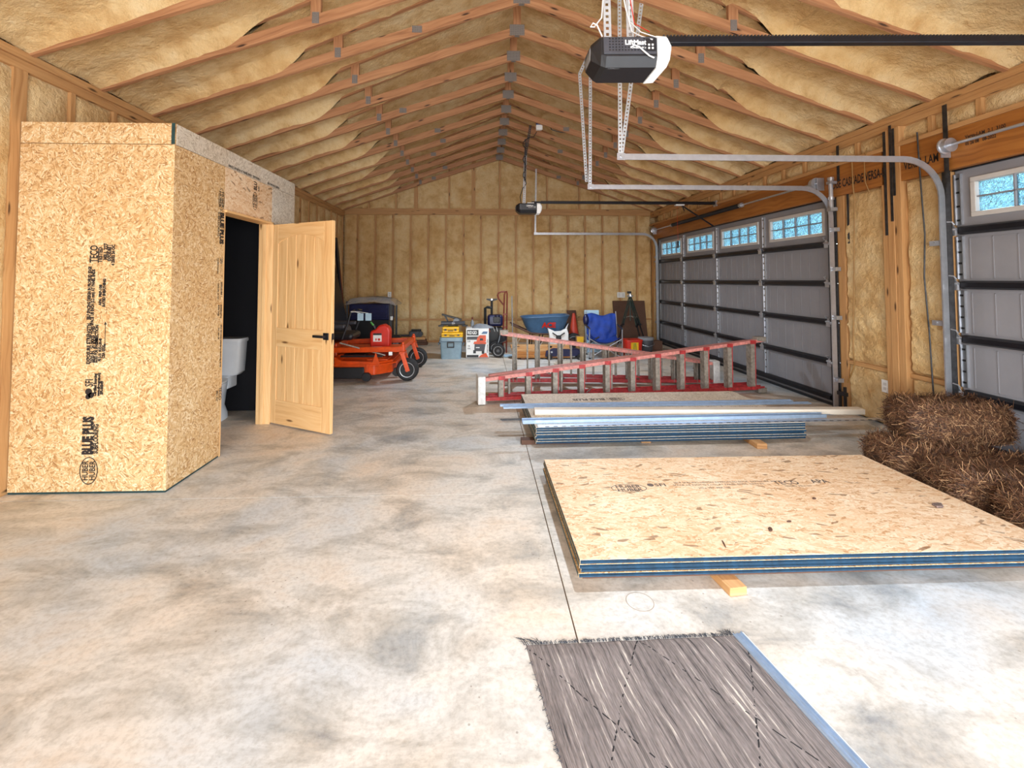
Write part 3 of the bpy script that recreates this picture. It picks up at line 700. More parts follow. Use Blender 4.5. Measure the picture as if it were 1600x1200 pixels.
h = MB(); h.box(hx - .033, hx + .033, -.010, 0, hz - .033, hz + .033); h.cyl((hx, -.01, hz), (hx, -.045, hz), .012, n=10); h.box(hx - .125, hx + .012, -.056, -.040, hz - .012, hz + .012)
h.box(hx - .033, hx + .033, T, T + .010, hz - .033, hz + .033); h.cyl((hx, T, hz), (hx, T + .045, hz), .012, n=10); h.box(hx - .125, hx + .012, T + .04, T + .056, hz - .012, hz + .012)
dpart('door_handle', h, 'black', .002)
dpart('latch_plate', MB().box(DL, DL + .002, .005, T - .005, hz - .03, hz + .03), 'black', 0)
for z in (.25, 1.05, 1.83): dpart('hinge', MB().cyl((-.004, T, z - .045), (-.004, T, z + .045), .006, n=8), 'black', 0)
# ================================================================= garage door hardware
def c_profile():   # C-shaped roller track, 50 mm deep
    t = .003; w, d, lip = .052, .026, .012
    return [(-w / 2, -d), (w / 2, -d), (w / 2, -d + lip), (w / 2 - t, -d + lip), (w / 2 - t, -d + t), (-w / 2 + t, -d + t), (-w / 2 + t, 0), (-w / 2, 0)]
def track_path(x0):
    P = [(4.0, 0, z) for z in (0.03, 0.8, 1.6, 2.20)]
    P += [(4.0 - .33 + .33 * math.cos(a), 0, 2.20 + .33 * math.sin(a)) for a in [R(10 * k) for k in range(1, 9)]]
    P += [(3.67, 0, 2.53), (2.4, 0, 2.53), (x0, 0, 2.53)]
    return P
def perforated(b, p0, p1, w, nrm, m=0):
    """strip with a row of real square holes"""
    p0 = Vector(p0); p1 = Vector(p1); d = p1 - p0; L = d.length; d.normalize(); s_ = d.cross(Vector(nrm)).normalized()
    n = max(2, int(L / .034)); st = L / n; hh = w * .2
    for i in range(n):
        c = p0 + d * st * (i + .5); q = []
        for a, e in ((-st / 2, -w / 2), (st / 2, -w / 2), (st / 2, w / 2), (-st / 2, w / 2)): q.append(c + d * a + s_ * e)
        for a, e in ((-hh, -hh), (hh, -hh), (hh, hh), (-hh, hh)): q.append(c + d * a + s_ * e)
        k = len(b.v); b.v.extend(q)
        for j in range(4): b.face((k + j, k + (j + 1) % 4, k + 4 + (j + 1) % 4, k + 4 + j), None, m)
    return b
def hanger(parent, p0, p1, w=.034, nm='perforated_hanger', mt='perf', nrm=(0, -1, 0)):
    b = perforated(MB(), p0, p1, w, nrm); p0 = Vector(p0); p1 = Vector(p1); sd = (p1 - p0).normalized().cross(Vector(nrm)).normalized() * (w / 2)
    perforated(b, p0 + sd + Vector((0, w / 2, 0)), p1 + sd + Vector((0, w / 2, 0)), w, (1, 0, 0))
    o = b.build(nm, M[mt], parent); solid(o, .003); return o
def track(label, y, x0, hangers, mt='galv'):
    t = thing('garage_door_track', label, 'door track', (0, y, 0), 0, 'roller tracks of the garage doors')
    MB().sweep(track_path(x0), c_profile()).build('rail', M['galv'], t, smooth=True)
    MB().prism([(x0 - .02, -.03, 2.50), (x0 + .05, -.03, 2.50), (x0 + .05, -.03, 2.56), (x0 - .02, -.03, 2.56)], (0, .004, 0)).cyl((x0 + .02, -.04, 2.53), (x0 + .02, -.026, 2.53), .014, n=6).build('end_bracket', M['galv'], t)
    for p0, p1 in hangers: hanger(t, p0, p1)
    yo = .10 if y < 5.3 and y > 4 else -.10
    return t
def brackets(t, sgn, zs):
    MB().box(4.028, 4.034, min(0, sgn * -.07), max(0, sgn * -.07), 0.0, 2.42).box(4.034, 4.068, -sgn * .004, sgn * .004, 0.0, 2.42).build('track_angle', M['steel_dark'], t)
    for z in zs:
        b = MB(); b.box(3.985, 4.045, min(0, sgn * .09), max(0, sgn * .09), z - .022, z + .022); b.cyl((3.984, sgn * .05, z), (3.976, sgn * .05, z), .012, n=6); b.build('wall_bracket', M['galv'], t)
ta = track('galvanised curved door track ending nearest the camera, by the near garage door', 3.83 + .03, 1.165, [((1.175, -.02, 2.53), (1.195, .02, 4.05 + .08)), ((1.20, .03, 2.55), (1.43, .12, 4.0))])
brackets(ta, 1, (0.4, 1.1, 1.8))
tb = track('galvanised curved door track of the wide door at the foam pier', 5.19 - .06, 1.205, [((1.215, -.02, 2.53), (1.235, 0, 4.06)), ((1.19, .04, 2.60), (1.12, .05, 3.86)), ((1.12, .05, 3.86), (1.22, .05, 4.08))])
brackets(tb, -1, (0.35, 1.05, 1.6, 2.05))
tc = track('galvanised curved door track in the far right corner against the back wall', 10.52 - .12, 1.19, [((1.2, -.02, 2.53), (1.225, -.02, 4.02))])
brackets(tc, 1, (0.5, 1.3, 2.0))

def opener(label, x, y, zt, far):
    """ceiling garage door opener; origin on the underside of the motor head"""
    t = thing('garage_door_opener', label, 'door opener', (x, y, zt), 0)
    L, Wd, H = .34, .25, .165
    hull = MB()
    def ring(x0, sc, zo, zh, w): return [(x0, -w, zo + .05), (x0, -w * .78, zo), (x0, w * .78, zo), (x0, w, zo + .05), (x0, w, zh - .02), (x0, w * .86, zh), (x0, -w * .86, zh), (x0, -w, zh - .02)]
    w = Wd / 2
    hull.ringmesh([ring(-.17, 1, .05, H - .03, w * .72), ring(-.125, 1, .012, H, w * .94), ring(-.10, 1, 0, H, w), ring(.175, 1, 0, H, w)]); hull.build('motor_housing', M['black'], t)
    MB().box(-.115, .172, -w - .004, -w + .004, .062, H - .012).build('side_panel', M['charcoal'], t, bev=.002)
    g = MB()
    for i in range(12):
        for j in range(5):
            if i > 4 and j > 2 and i < 11: continue
            g.box(-.085 + i * .017, -.077 + i * .017, -w - .0055, -w - .003, .078 + j * .0155, .085 + j * .0155)
    g.build('vent_holes', M['black'], t)
    ln = MB(); ln.ringmesh([ring(.178, 1, -.004, H + .004, w * 1.03), ring(.235, 1, .0, H, w * 1.02), ring(.262, 1, .05, H - .03, w * .86)]); ln.build('light_lens', M['lens'], t)
    e = MB(); e.ringmesh([ring(-.171, 1, .058, H - .036, w * .6), ring(-.176, 1, .07, H - .045, w * .5)]); e.build('end_cap', M['greycloth'], t)
    cp = MB().box(.115, .168, -w - .007, -w - .001, .075, H - .02).build('control_panel', M['black'], t)
    b2 = MB()
    for i in range(2):
        for j in range(2): b2.box(.125 + i * .02, .135 + i * .02, -w - .009, -w - .006, .085 + j * .018, .095 + j * .018)
    b2.build('button', M['white'], cp)
    text(t, 'printed_mark', 'LiftMaster', .036, (-.0, -w - .006, H - .055), (1, 0, 0), (0, 0, 1), M['white'], 1.0, 'LEFT', .0015)
    text(t, 'printed_mark', 'POWERED BY myQ', .012, (.03, -w - .006, H - .076), (1, 0, 0), (0, 0, 1), M['white'], 1.0, 'LEFT', .0003)
    text(t, 'printed_mark', 'LiftMaster', .016, (-.085, -.085, -.001), (1, 0, 0), (0, -1, 0), M['greycloth'], 1.0, 'LEFT', .0004)
    # rail with belt and its travelling carriage
    rl = 4.03 - x
    r = MB(); r.box(.10, rl, -.022, .022, H + .012, H + .05); ro = r.build('rail', M['blackmetal'], t, bev=.003)
    bt = MB()
    n = int(rl / .022)
    for i in range(n): bt.box(.26 + i * .022 * (rl - .26) / rl, .26 + i * .022 * (rl - .26) / rl + .010, -.012, .012, H + .052, H + .063)
    bt.box(.26, rl, -.012, .012, H + .050, H + .0535)
    q = bt.build('toothed_belt', M['steel_dark'] if not far else M['blackmetal'], t); q['kind'] = 'stuff'
    MB().box(.02, .14, -.03, .03, H, H + .03).build('sprocket_cover', M['white'], t, bev=.004)
    c = MB(); xc = rl - .62
    c.box(xc - .09, xc + .06, -.035, .035, H - .012, H + .012); c.build('trolley', M['white'], t, bev=.004)
    a = MB(); a.bar((xc + .03, 0, H - .01), (rl - .05, 0, H - .36), .02, .02); a.bar((xc + .03, 0, H - .01), (xc + .07, 0, H - .10), .03, .008); a.build('door_arm', M['blackmetal'], t)
    cd = MB(); cd.tube([(xc - .06, -.01, H - .01), (xc - .06, -.01, H - .3), (xc - .055, -.01, H - .62)], .002, 5); cd.build('release_cord', M['redplastic'], t)
    MB().box(xc - .068, xc - .042, -.018, .002, H - .74, H - .62).build('release_handle', M['black'], t, bev=.004)
    MB().box(rl - .02, rl + .005, -.05, .05, H - .02, H + .08).build('header_bracket', M['galv'], t)
    return t, H, w
on, OH, ow = opener('black and white garage door opener hanging nearest the camera', 0.765, 2.52, 2.632, False)
on.rotation_euler = (0, R(-1.1), 0)
for xx in (-.055, .075):
    hanger(on, (xx, .0, OH + .02), (xx + .01, .02, 4.16 - 2.655), .042)
perforated_b = MB(); perforated(perforated_b, (-.075, -.004, OH + .03), (.105, -.004, OH + .03), .045, (0, -1, 0)); solid(perforated_b.build('cross_strap', M['perf'], on), .003)
hanger(on, (-.05, .01, OH + .35), (.075, .01, OH + .75), .03, 'diagonal_strap')
hanger(on, (.115, .12, OH + .01), (.135, .22, 4.16 - 2.655), .03, 'rear_strap', 'galv')
wr = MB()
wr.tube([(.02, -.02, .8 + OH), (.015, -.03, .4 + OH), (.035, -.05, .2 + OH), (.06, -.07, .05 + OH), (.10, -.11, .0 + OH), (.15, -.135, -.01 + OH - .02)], .0035, 6)
wr.tube([(.05, -.02, .8 + OH), (.06, -.04, .35 + OH), (.055, -.05, .12 + OH), (.10, -.10, .03 + OH), (.17, -.14, OH - .02)], .003, 6)
wr.tube([(-.075, -.02, .32 + OH), (-.10, -.05, .14 + OH), (-.15, -.08, .07 + OH), (-.175, -.10, .06 + OH), (-.165, -.11, .075 + OH), (-.14, -.1, .07 + OH), (-.11, -.09, OH + .01)], .004, 6)
wr.tube([(.03, -.1305, .095), (.05, -.136, .105), (.075, -.137, .095), (.10, -.138, .07), (.13, -.137, .045), (.155, -.135, .035)], .004, 6)
wr.build('loose_wire', M['wirewhite'], on)
w2 = MB(); w2.tube([(.07, -.02, .7 + OH), (.052, -.03, .5 + OH), (.06, -.04, .3 + OH), (.08, -.06, .1 + OH), (.14, -.12, OH + .02)], .0025, 6); w2.build('loose_wire', M['redplastic'], on)
ofr, _, _ = opener('small far garage door opener hanging in front of the back wall', 0.735, 7.75, 2.60, True)
hanger(ofr, (-.03, 0, OH + .02), (.0, .05, 1.02), .045)
hanger(ofr, (.0, .05, 1.0), (.09, .05, 1.55), .04, 'perforated_hanger', 'steel_dark')
hanger(ofr, (-.012, 0, OH + .4), (.0, .03, 1.3), .03, 'perforated_hanger', 'steel_dark')
cbl = MB(); pts = [(-.08, -.03, OH), (-.10, -.05, OH + .12), (-.05, -.04, OH + .28)] + [(-.02 + .03 * math.sin(k * 1.4), .0 + .03 * math.cos(k * 1.4), OH + .30 + .06 * k) for k in range(14)] + [(.06, .0, 1.32), (.14, .0, 1.33), (.19, 0, 1.42)]
cbl.tube(pts, .007, 6); cbl.build('power_cord', M['black'], ofr)
jb = thing('junction_box', 'small blue box with a white outlet face hung from the ceiling lumber', 'electrical box', (.965, 7.72, 4.06))
MB().box(-.05, .05, -.02, .05, .06, .13).build('back_box', M['bluebox'], jb, bev=.004); MB().box(-.055, .055, -.03, -.015, -.02, .065).box(-.05, .05, -.02, .05, -.015, .06).build('outlet_face', M['white'], jb, bev=.004)
cc = MB(); cc.tube([(.05, .03, .12), (.13, .03, .17), (.22, .03, .0), (.36, .03, -.04), (.9, .04, -.10)], .008, 6); cc.build('feed_cable', M['steel_dark'], jb)

# torsion springs, shafts and cable drums above the doors
def spring_set(label, y0, y1, s0, s1, gx, shaft_y0=None):
    t = thing('torsion_spring', label, 'door spring', (gx, (y0 + y1) / 2, 2.62)); c = (y0 + y1) / 2
    MB().cyl((0, y0 - c, 0), (0, y1 - c, 0), .0127, n=10).build('shaft', M['galv'], t)
    pts = []; n = int((s1 - s0) / .016)
    for i in range(n * 8 + 1): a = 2 * PI * i / 8; pts.append((.032 * math.cos(a), s0 - c + (s1 - s0) * i / (n * 8), .032 * math.sin(a)))
    MB().tube(pts, .0068, 5).build('coil', M['blackmetal'], t)
    for yy, sg in ((y0, 1), (y1, -1)):
        MB().lathe([(.02, 0), (.068, .0), (.068, .012), (.055, .016), (.055, .05), (.06, .06), (.03, .064)], (0, yy - c + sg * .02, 0), (0, sg, 0), 20).build('cable_drum', M['galv'], t, smooth=True)
        MB().box(-.01, 4.03 - gx, yy - c - .004, yy - c + .004, -.09, .06).build('bearing_plate', M['galv'], t)
    for q in (s0, s1): MB().lathe([(.014, -.03), (.036, -.03), (.036, .03), (.014, .03)], (0, q - c, 0), (0, 1, 0), 14).build('winding_cone', M['galv'], t, smooth=True)
    return t
spring_set('long black coil spring on its shaft above the wide door', 5.24, 10.45, 6.85, 9.4, 3.955)
spring_set('spring shaft with round cable drum above the near garage door', 1.1, 3.78, 1.4, 2.7, 3.955)
vt = thing('operator_bracket', 'vertical galvanised tube bracket beside the top of the wide door', 'bracket', (3.97, 5.06, 2.27))
MB().cyl((0, 0, 0), (0, 0, .36), .022, n=12).lathe([(.03, 0), (.03, .03)], (0, 0, .12), (0, 0, 1), 12).lathe([(.032, 0), (.032, .035)], (0, 0, .34), (0, 0, 1), 12).build('tube', M['galv'], vt); MB().box(-.03, .05, -.03, .03, -.01, .03).build('clip', M['galv'], vt); MB().box(-.03, .05, -.03, .03, .30, .33).build('clip', M['galv'], vt)
# safety sensor stand by the floor
sn = thing('door_sensor', 'black floor-level door sensor bracket at the foot of the wide door', 'sensor', (3.98, 4.98, 0))
MB().box(-.012, .012, -.04, -.02, 0.005, .30).box(-.012, .012, .03, .05, .0, .24).box(-.02, .02, -.05, .06, .20, .24).build('bracket', M['black'], sn); MB().cyl((-.03, -.03, .06), (.01, -.03, .06), .016, n=10).build('lens', M['white'], sn)

# cables on the pier, outlets
def cable(label, pts, mt='cable', r=.0065): tag(MB().tube(pts, r, 6).build('electrical_cable', M[mt], smooth=True), label, 'cable')
cable('tan cable running down the foam left of the center post', [(4.008, 4.80, 2.82), (4.012, 4.80, 2.5), (4.025, 4.80, 2.35), (4.028, 4.825, 1.9), (4.028, 4.85, 1.3), (4.028, 4.88, .75), (4.03, 4.87, .55), (4.03, 4.93, .42), (4.035, 4.98, .34)])
cable('tan cable running down the foam right of the center post', [(4.008, 4.05, 2.84), (4.01, 4.04, 2.5), (4.028, 4.05, 2.3), (4.028, 4.03, 1.9), (4.028, 4.05, 1.5), (4.028, 4.02, 1.0), (4.03, 4.01, .6), (4.03, 4.0, .3), (4.03, 4.02, .12)], 'steel_dark')
cable('short yellow wire hanging in front of the dark beam lettering', [(4.02, 4.62, 2.86), (3.99, 4.62, 2.72), (3.99, 4.615, 2.5), (4.03, 4.61, 2.38)], 'cable', .004)
def outlet(label, loc, rz, w, h):
    t = thing('wall_outlet', label, 'outlet', loc, rz)
    MB().box(-w / 2, w / 2, -.012, 0, -h / 2, h / 2).build('cover_plate', M['white'], t, bev=.003)
    n = max(1, round(w / .08))
    for i in range(n):
        x = (i - (n - 1) / 2) * w / n
        for z in (-.022, .022): MB().box(x - .016, x + .016, -.0145, -.011, z - .014, z + .014).build('socket', M['framegrey'], t)
outlet('white outlet plate low on the foam beside the center post', (4.05, 4.51, .41), R(-90), .08, .125)
outlet('small white outlet on the back wall above the blue chest', (-2.19, 10.88, 1.13), 0, .085, .125)
outlet('wide white outlet plate on the back wall beside the tripod', (3.31, 10.87, 1.115), 0, .19, .13)

# ================================================================= sheets stacked on the floor
def sheet(label, x0, y0, z0, rz, mat_, th=.0185, Lx=2.44, Ly=1.22, group=None, edge='blueedge'):
    t = thing('osb_sheet', label, 'sheet', (x0, y0, z0), rz, group)
    o = MB().box(0, Lx, 0, Ly, 0, th).build('board', M[mat_], t, bev=.0012)
    e = MB(); w = .0012
    e.box(.002, Lx - .002, -w, .0, .0006, th - .0022); e.build('painted_edge', M[edge], t)
    e = MB(); e.box(-w, .0, .002, Ly - .002, .001, th - .001); e.build('painted_edge', M['greenedge'], t)
    # tongue along the front edge
    MB().box(.004, Lx - .004, -.006, -.0012, th * .4, th * .62).build('tongue', M[edge], t)
    return t, o
def block(label, c, rz, L=.5, w=.089, h=.038, mt='board', nm='wood_block'):
    t = MB().box(-L / 2, L / 2, -w / 2, w / 2, 0, h).build(nm, M[mt], bev=.003, loc=c, rotz=rz); return tag(t, label, 'block')
b_near = thing('wood_block', 'pale lumber block poking out under the front of the near sheet stack', 'block', (1.16, 2.47, 0), R(97.5))
MB().box(-.31, .31, -.0445, .0445, 0, .038).build('beam', M['board'], b_near, bev=.003)
bb = thing('wood_block', 'hidden lumber block under the right half of the near sheet stack', 'block', (2.35, 2.75, 0), R(90)); MB().box(-.40, .40, -.0445, .0445, 0, .038).build('beam', M['board'], bb, bev=.003)
z = .038
NS = 5; names = ['lowest, bare brown sheet of the near stack in front', 'second sheet up in the near stack of the floor', 'middle sheet of the near stack on the floor', 'second sheet from the top of the near stack', 'tan sheet with faint printed oval lying on top of the near stack']
offs = [(.012, .018), (-.008, -.004), (.004, .003), (-.004, -.002), (0, 0)]
for k in range(NS):
    t, o = sheet(names[k], .468 + offs[k][0], 2.232 + offs[k][1], z, R(.35), 'osb_pale' if k == NS - 1 else 'osb', .0195, 2.445, 1.225, 'subfloor sheets in the near stack', 'brown' if k == 0 else 'blueedge')
    z += .0202
ztop = z - .0007
top = t
U, V = Vector((1, 0, 0)), Vector((0, 1, 0))
oval(top, (.48, .735, .0195), U, V, .115, .058, M['inkgrey'], .08)
text(top, 'printed_mark', 'SFI', .055, (.66, .755, .0195), U, V, M['inkgrey'], 1.2, 'LEFT', .001)
bb2 = MB(); bb2.lathe([(0, 0), (.022, 0), (.022, .0008), (0, .0008)], (.635, .775, .0195), n=10); bb2.build('printed_mark', M['inkgrey'], top)
for x, y, q, sz in ((.80, .79, 'SELF SPACING DESIGN IN PROFILED EDGE  EXPOSURE 1', .028), (.78, .755, 'SPACE 1/8 INCH (3.2 mm) AT PANEL ENDS  23/32 IN.', .028), (.93, .71, 'MILL 227  PRP-108', .028)): text(top, 'printed_mark', q, sz, (x, y, .0195), U, V, M['inkgrey'], .95)
text(top, 'printed_mark', 'TECO', .075, (1.46, .75, .0195), U, V, M['inkgrey'], .85, 'LEFT', .001)
text(top, 'printed_mark', 'APA', .075, (1.72, .76, .0195), U, V, M['inkgrey'], .85, 'LEFT', .001)
text(top, 'printed_mark', 'TESTED  MILL 227', .026, (1.50, .715, .0195), U, V, M['inkgrey'], .9)
def scrap(label, x, y, L, w, a, mt='bark', h=.012):
    b = MB(); rr_ = random.Random(int(x * 1000))
    poly = [(L * .5 * math.cos(2 * PI * i / 9) * rr_.uniform(.7, 1.1), w * .5 * math.sin(2 * PI * i / 9) * rr_.uniform(.7, 1.1), 0) for i in range(9)]
    b.prism(poly, (0, 0, h)); tag(b.build('wood_scrap', M[mt], loc=(x, y, ztop + .0006), rotz=a, bev=.003), label, 'scrap')
scrap('grey-brown bark scrap near the right end of the top sheet', 2.70, 2.68, .075, .05, .4)
scrap('dark brown wood chip near the front middle of the top sheet', 1.545, 2.46, .06, .022, 1.0, 'brown', .006)
scrap('thin dark splinter near the front edge of the top sheet', 1.225, 2.335, .075, .010, 1.35, 'brown', .004)
scrap('small dark chip behind the dark brown wood chip', 1.70, 2.535, .035, .014, .2, 'brown', .006)
scrap('tiny chip with dark centre right of the printed lettering', 2.03, 2.79, .03, .02, .3, 'brown', .006)

# second stack, further back
for lab, x, y in (('square lumber block under the right front of the far sheet stack', 2.46, 4.42), ('hidden lumber block under the middle of the far sheet stack', 1.5, 4.6)):
    t = thing('wood_block', lab, 'block', (x, y, 0), R(88)); MB().box(-.44, .44, -.045, .045, 0, .045).build('beam', M['board'], t, bev=.003)
t = thing('wood_block', 'dark lumber block poking out left of the far sheet stack', 'block', (.66, 4.20, 0), R(1)); MB().box(-.31, .31, -.045, .045, 0, .04).build('beam', M['brown'], t, bev=.003)
z = .045; off2 = [(0, 0), (.01, .004), (-.006, .01), (.004, -.006), (.0, .002), (.006, .008), (0, 0)]
labs = ['lowest sheet of the far stack behind the near one', 'second sheet up in the far stack', 'third sheet up in the far stack', 'middle sheet of the far stack', 'third sheet from the top of the far stack', 'second sheet from the top of the far stack', 'pale sheet under the trims, topmost of the far stack']
for k in range(7):
    t, o = sheet(labs[k], .468 + off2[k][0], 4.045 + off2[k][1], z, R(1.5), 'osb_grey', .0185, 2.46, 1.17, 'subfloor sheets in the far stack'); z += .0205 if k < 6 else .0185
zt2 = z + .0005
text(t, 'printed_mark', 'BLUE PLUS', .10, (.88, .93, .0185), (-1, 0, 0), (0, -1, 0), M['ink'], .75, 'LEFT', .003); oval(t, (1.0, .90, .0185), (-1, 0, 0), (0, -1, 0), .10, .06, M['ink'])
tl = Vector((math.cos(R(1.5)), math.sin(R(1.5)), 0))
# pieces lying on top
def long_piece(name, label, cat, p0, p1, prof, mt, holes=False, zz=zt2):
    p0 = Vector(p0); p1 = Vector(p1); d = p1 - p0; L = d.length
    t = thing(name, label, cat, (p0.x, p0.y, zz), math.atan2(d.y, d.x))
    MB().sweep([(0, 0, 0), (L, 0, 0)], prof, (0, 1, 0)).build('body', M[mt], t, bev=.001)
    if holes:
        b = MB(); n = int(L / .075)
        for i in range(n): b.box(.06 + i * .075, .095 + i * .075, -.042, -.028, .0045, .0056)
        b.build('slot', M['blackmetal'], t)
    return t
jch = lambda w, h: [(0, -w / 2), (0, w / 2), (h, w / 2), (h, w / 2 - .012), (.004, w / 2 - .012), (.004, -w / 2 + .004), (h, -w / 2 + .004), (h, -w / 2)]
long_piece('metal_trim', 'thin blue-grey metal trim strip lying across the back of the far stack', 'trim', (.18, 4.735), (3.29, 4.82), jch(.05, .016), 'trim')
long_piece('metal_trim', 'second thin metal trim strip just in front of the rearmost one', 'trim', (.21, 4.655), (3.42, 4.73), jch(.05, .014), 'trim')
long_piece('vinyl_post', 'white vinyl post with rounded end overhanging the far stack to the right', 'post', (.50, 4.44), (3.66, 4.36), [(0, -.045), (0, .045), (.008, .05), (.045, .05), (.053, .045), (.053, -.045), (.045, -.05), (.008, -.05)], 'pipe')
long_piece('metal_channel', 'bright metal channel with open top nearest the front of the far stack', 'channel', (.36, 4.175), (3.22, 4.27), jch(.075, .034), 'trim')
long_piece('metal_trim', 'slotted metal strip along the front edge of the far stack', 'trim', (.49, 4.085), (3.70, 4.19), [(0, -.045), (0, .03), (.004, .03), (.004, -.045)], 'galv', True)
long_piece('metal_trim', 'narrow grey trim strip sticking out right beside the slotted strip', 'trim', (1.2, 4.255), (3.55, 4.345), jch(.035, .012), 'galv')
st = thing('metal_rod', 'pair of thin dark rods poking out left of the far stack', 'rod', (.165, 4.264, .20), R(1.5))
# these rods run under the top channel
zr = zt2 - .20
MB().bar((0, .0, zr + .006), (1.0, .0, zr + .006), .012, .010).build('rod', M['steel_dark'], st); MB().bar((.01, -.022, zr + .006), (1.0, -.022, zr + .006), .012, .010).build('rod', M['steel_dark'], st)
# ================================================================= step ladders lying on their sides
def ladder(label, loc, rz, L, w0, w1, nstep, pitch, tilt, rail_a, bracket_m, brace, spread, flip=1):
    """local x: from the narrow top cap (0) to the feet (L); the width of the ladder stands up in z"""
    t = thing('step_ladder', label, 'ladder', loc, rz, None)
    hw = lambda x: (w0 + (w1 - w0) * x / L)
    rd, rw = .036, .085                                    # rail web thickness/depth
    def rail(nm, x0, z0, x1, z1, yy0, yy1, mt, up):
        p0 = Vector((x0, yy0, z0)); p1 = Vector((x1, yy1, z1)); d = (p1 - p0).normalized(); n = Vector((0, 0, 1)) * up; sd = Vector((0, 1, 0))
        b = MB(); b.bar(p0, p1, rw, .008); o_ = n * .018
        for q in (-1, 1): b.bar(p0 + o_ * -1 + sd * q * (rw / 2 - .005), p1 + o_ * -1 + sd * q * (rw / 2 - .005), .010, .036)
        b.build(nm, M[mt], t, bev=.002)
    rail('side_rail', 0, .045, L, .045, 0, 0, 'ladred', -1)
    rail('side_rail', 0, w0, L, w1, 0, 0, rail_a, 1)
    dx = spread
    rail('rear_rail', .10, .045, L * .985, .045, .12 * flip, (.12 + dx) * flip, 'ladred', -1)
    rail('rear_rail', .10, w0 * .98 + .02, L * .985, w1 * .94, .12 * flip, (.12 + dx) * flip, 'ladred' if rail_a == 'ladred' else 'ladpink', 1)
    # top cap
    b = MB(); b.box(-.055, .035, -.07, .17 if flip > 0 else .07, 0.005, w0 + .03); b.build('top_cap', M['ladwhite'], t, bev=.008)
    for i in range(nstep):
        x = .24 + pitch * i
        if x > L - .05: break
        h = hw(x); st = MB(); st.box(x - .044, x - .036, -.045, .045, .05, h - .008); st.box(x + .006, x + .014, -.045, .045, .05, h - .008); st.box(x - .036, x + .006, -.045, -.039, .05, h - .008)
        st.build('step', M['ladgrey'], t)
        bk = MB(); bk.box(x + .014, x + .024, -.048, -.008, .05, h - .01)
        bk.box(x - .05, x + .03, -.05, -.043, .042, .085); bk.box(x - .05, x + .03, -.05, -.043, h - .045, h + .002); bk.build('step_bracket', M[bracket_m], t)
        if brace and i % 1 == 0:
            xb = x + .03; hb = h
            r = MB(); r.bar((xb, -.052, hb * .62), (xb - .15, -.052, hb - .006), .006, .035, (0, 1, 0)); r.build('brace', M['ladgrey'], t)
        if i % 2 == 0 or brace:
            xr = x + .11; yy = (.12 + dx * xr / L) * flip
            if xr < L * .97: MB().box(xr - .012, xr + .012, yy - .02, yy + .02, .05, w0 + (w1 * .94 - w0) * xr / L - .005).build('rear_bar', M['ladgrey'], t)
    for zz, s_ in ((.03, 1), (w1, -1)):
        b = MB(); b.prism([(L - .10, -.05, zz - .03 * s_), (L + .02, -.06, zz - .03 * s_), (L + .02, -.06, zz + .035 * s_), (L - .10, -.05, zz + .02 * s_)], (0, .10, 0)); b.build('foot', M['ladgrey'], t, bev=.004)
    for k in range(2):
        x = L * (.35 + .35 * k); yy = (.12 + dx * x / L) * flip
        MB().bar((x, 0, .08), (x + .10, yy, .08), .006, .025).build('spreader', M['ladgrey'], t)
    return t
def ladder_tilt(t, a): t.rotation_euler.x = 0
la = ladder('long red step ladder lying on its side just behind the far sheet stack', (-.005, 5.50, .006), R(7.2), 3.72, .30, .695, 11, .333, 0, 'ladpink', 'ladred', False, .06)
lb = ladder('shorter faded step ladder lying on its side behind the long red ladder', (3.24, 6.36, .006), R(177.5), 2.98, .315, .73, 9, .32, 0, 'ladpink', 'ladgrey', True, .30, -1)

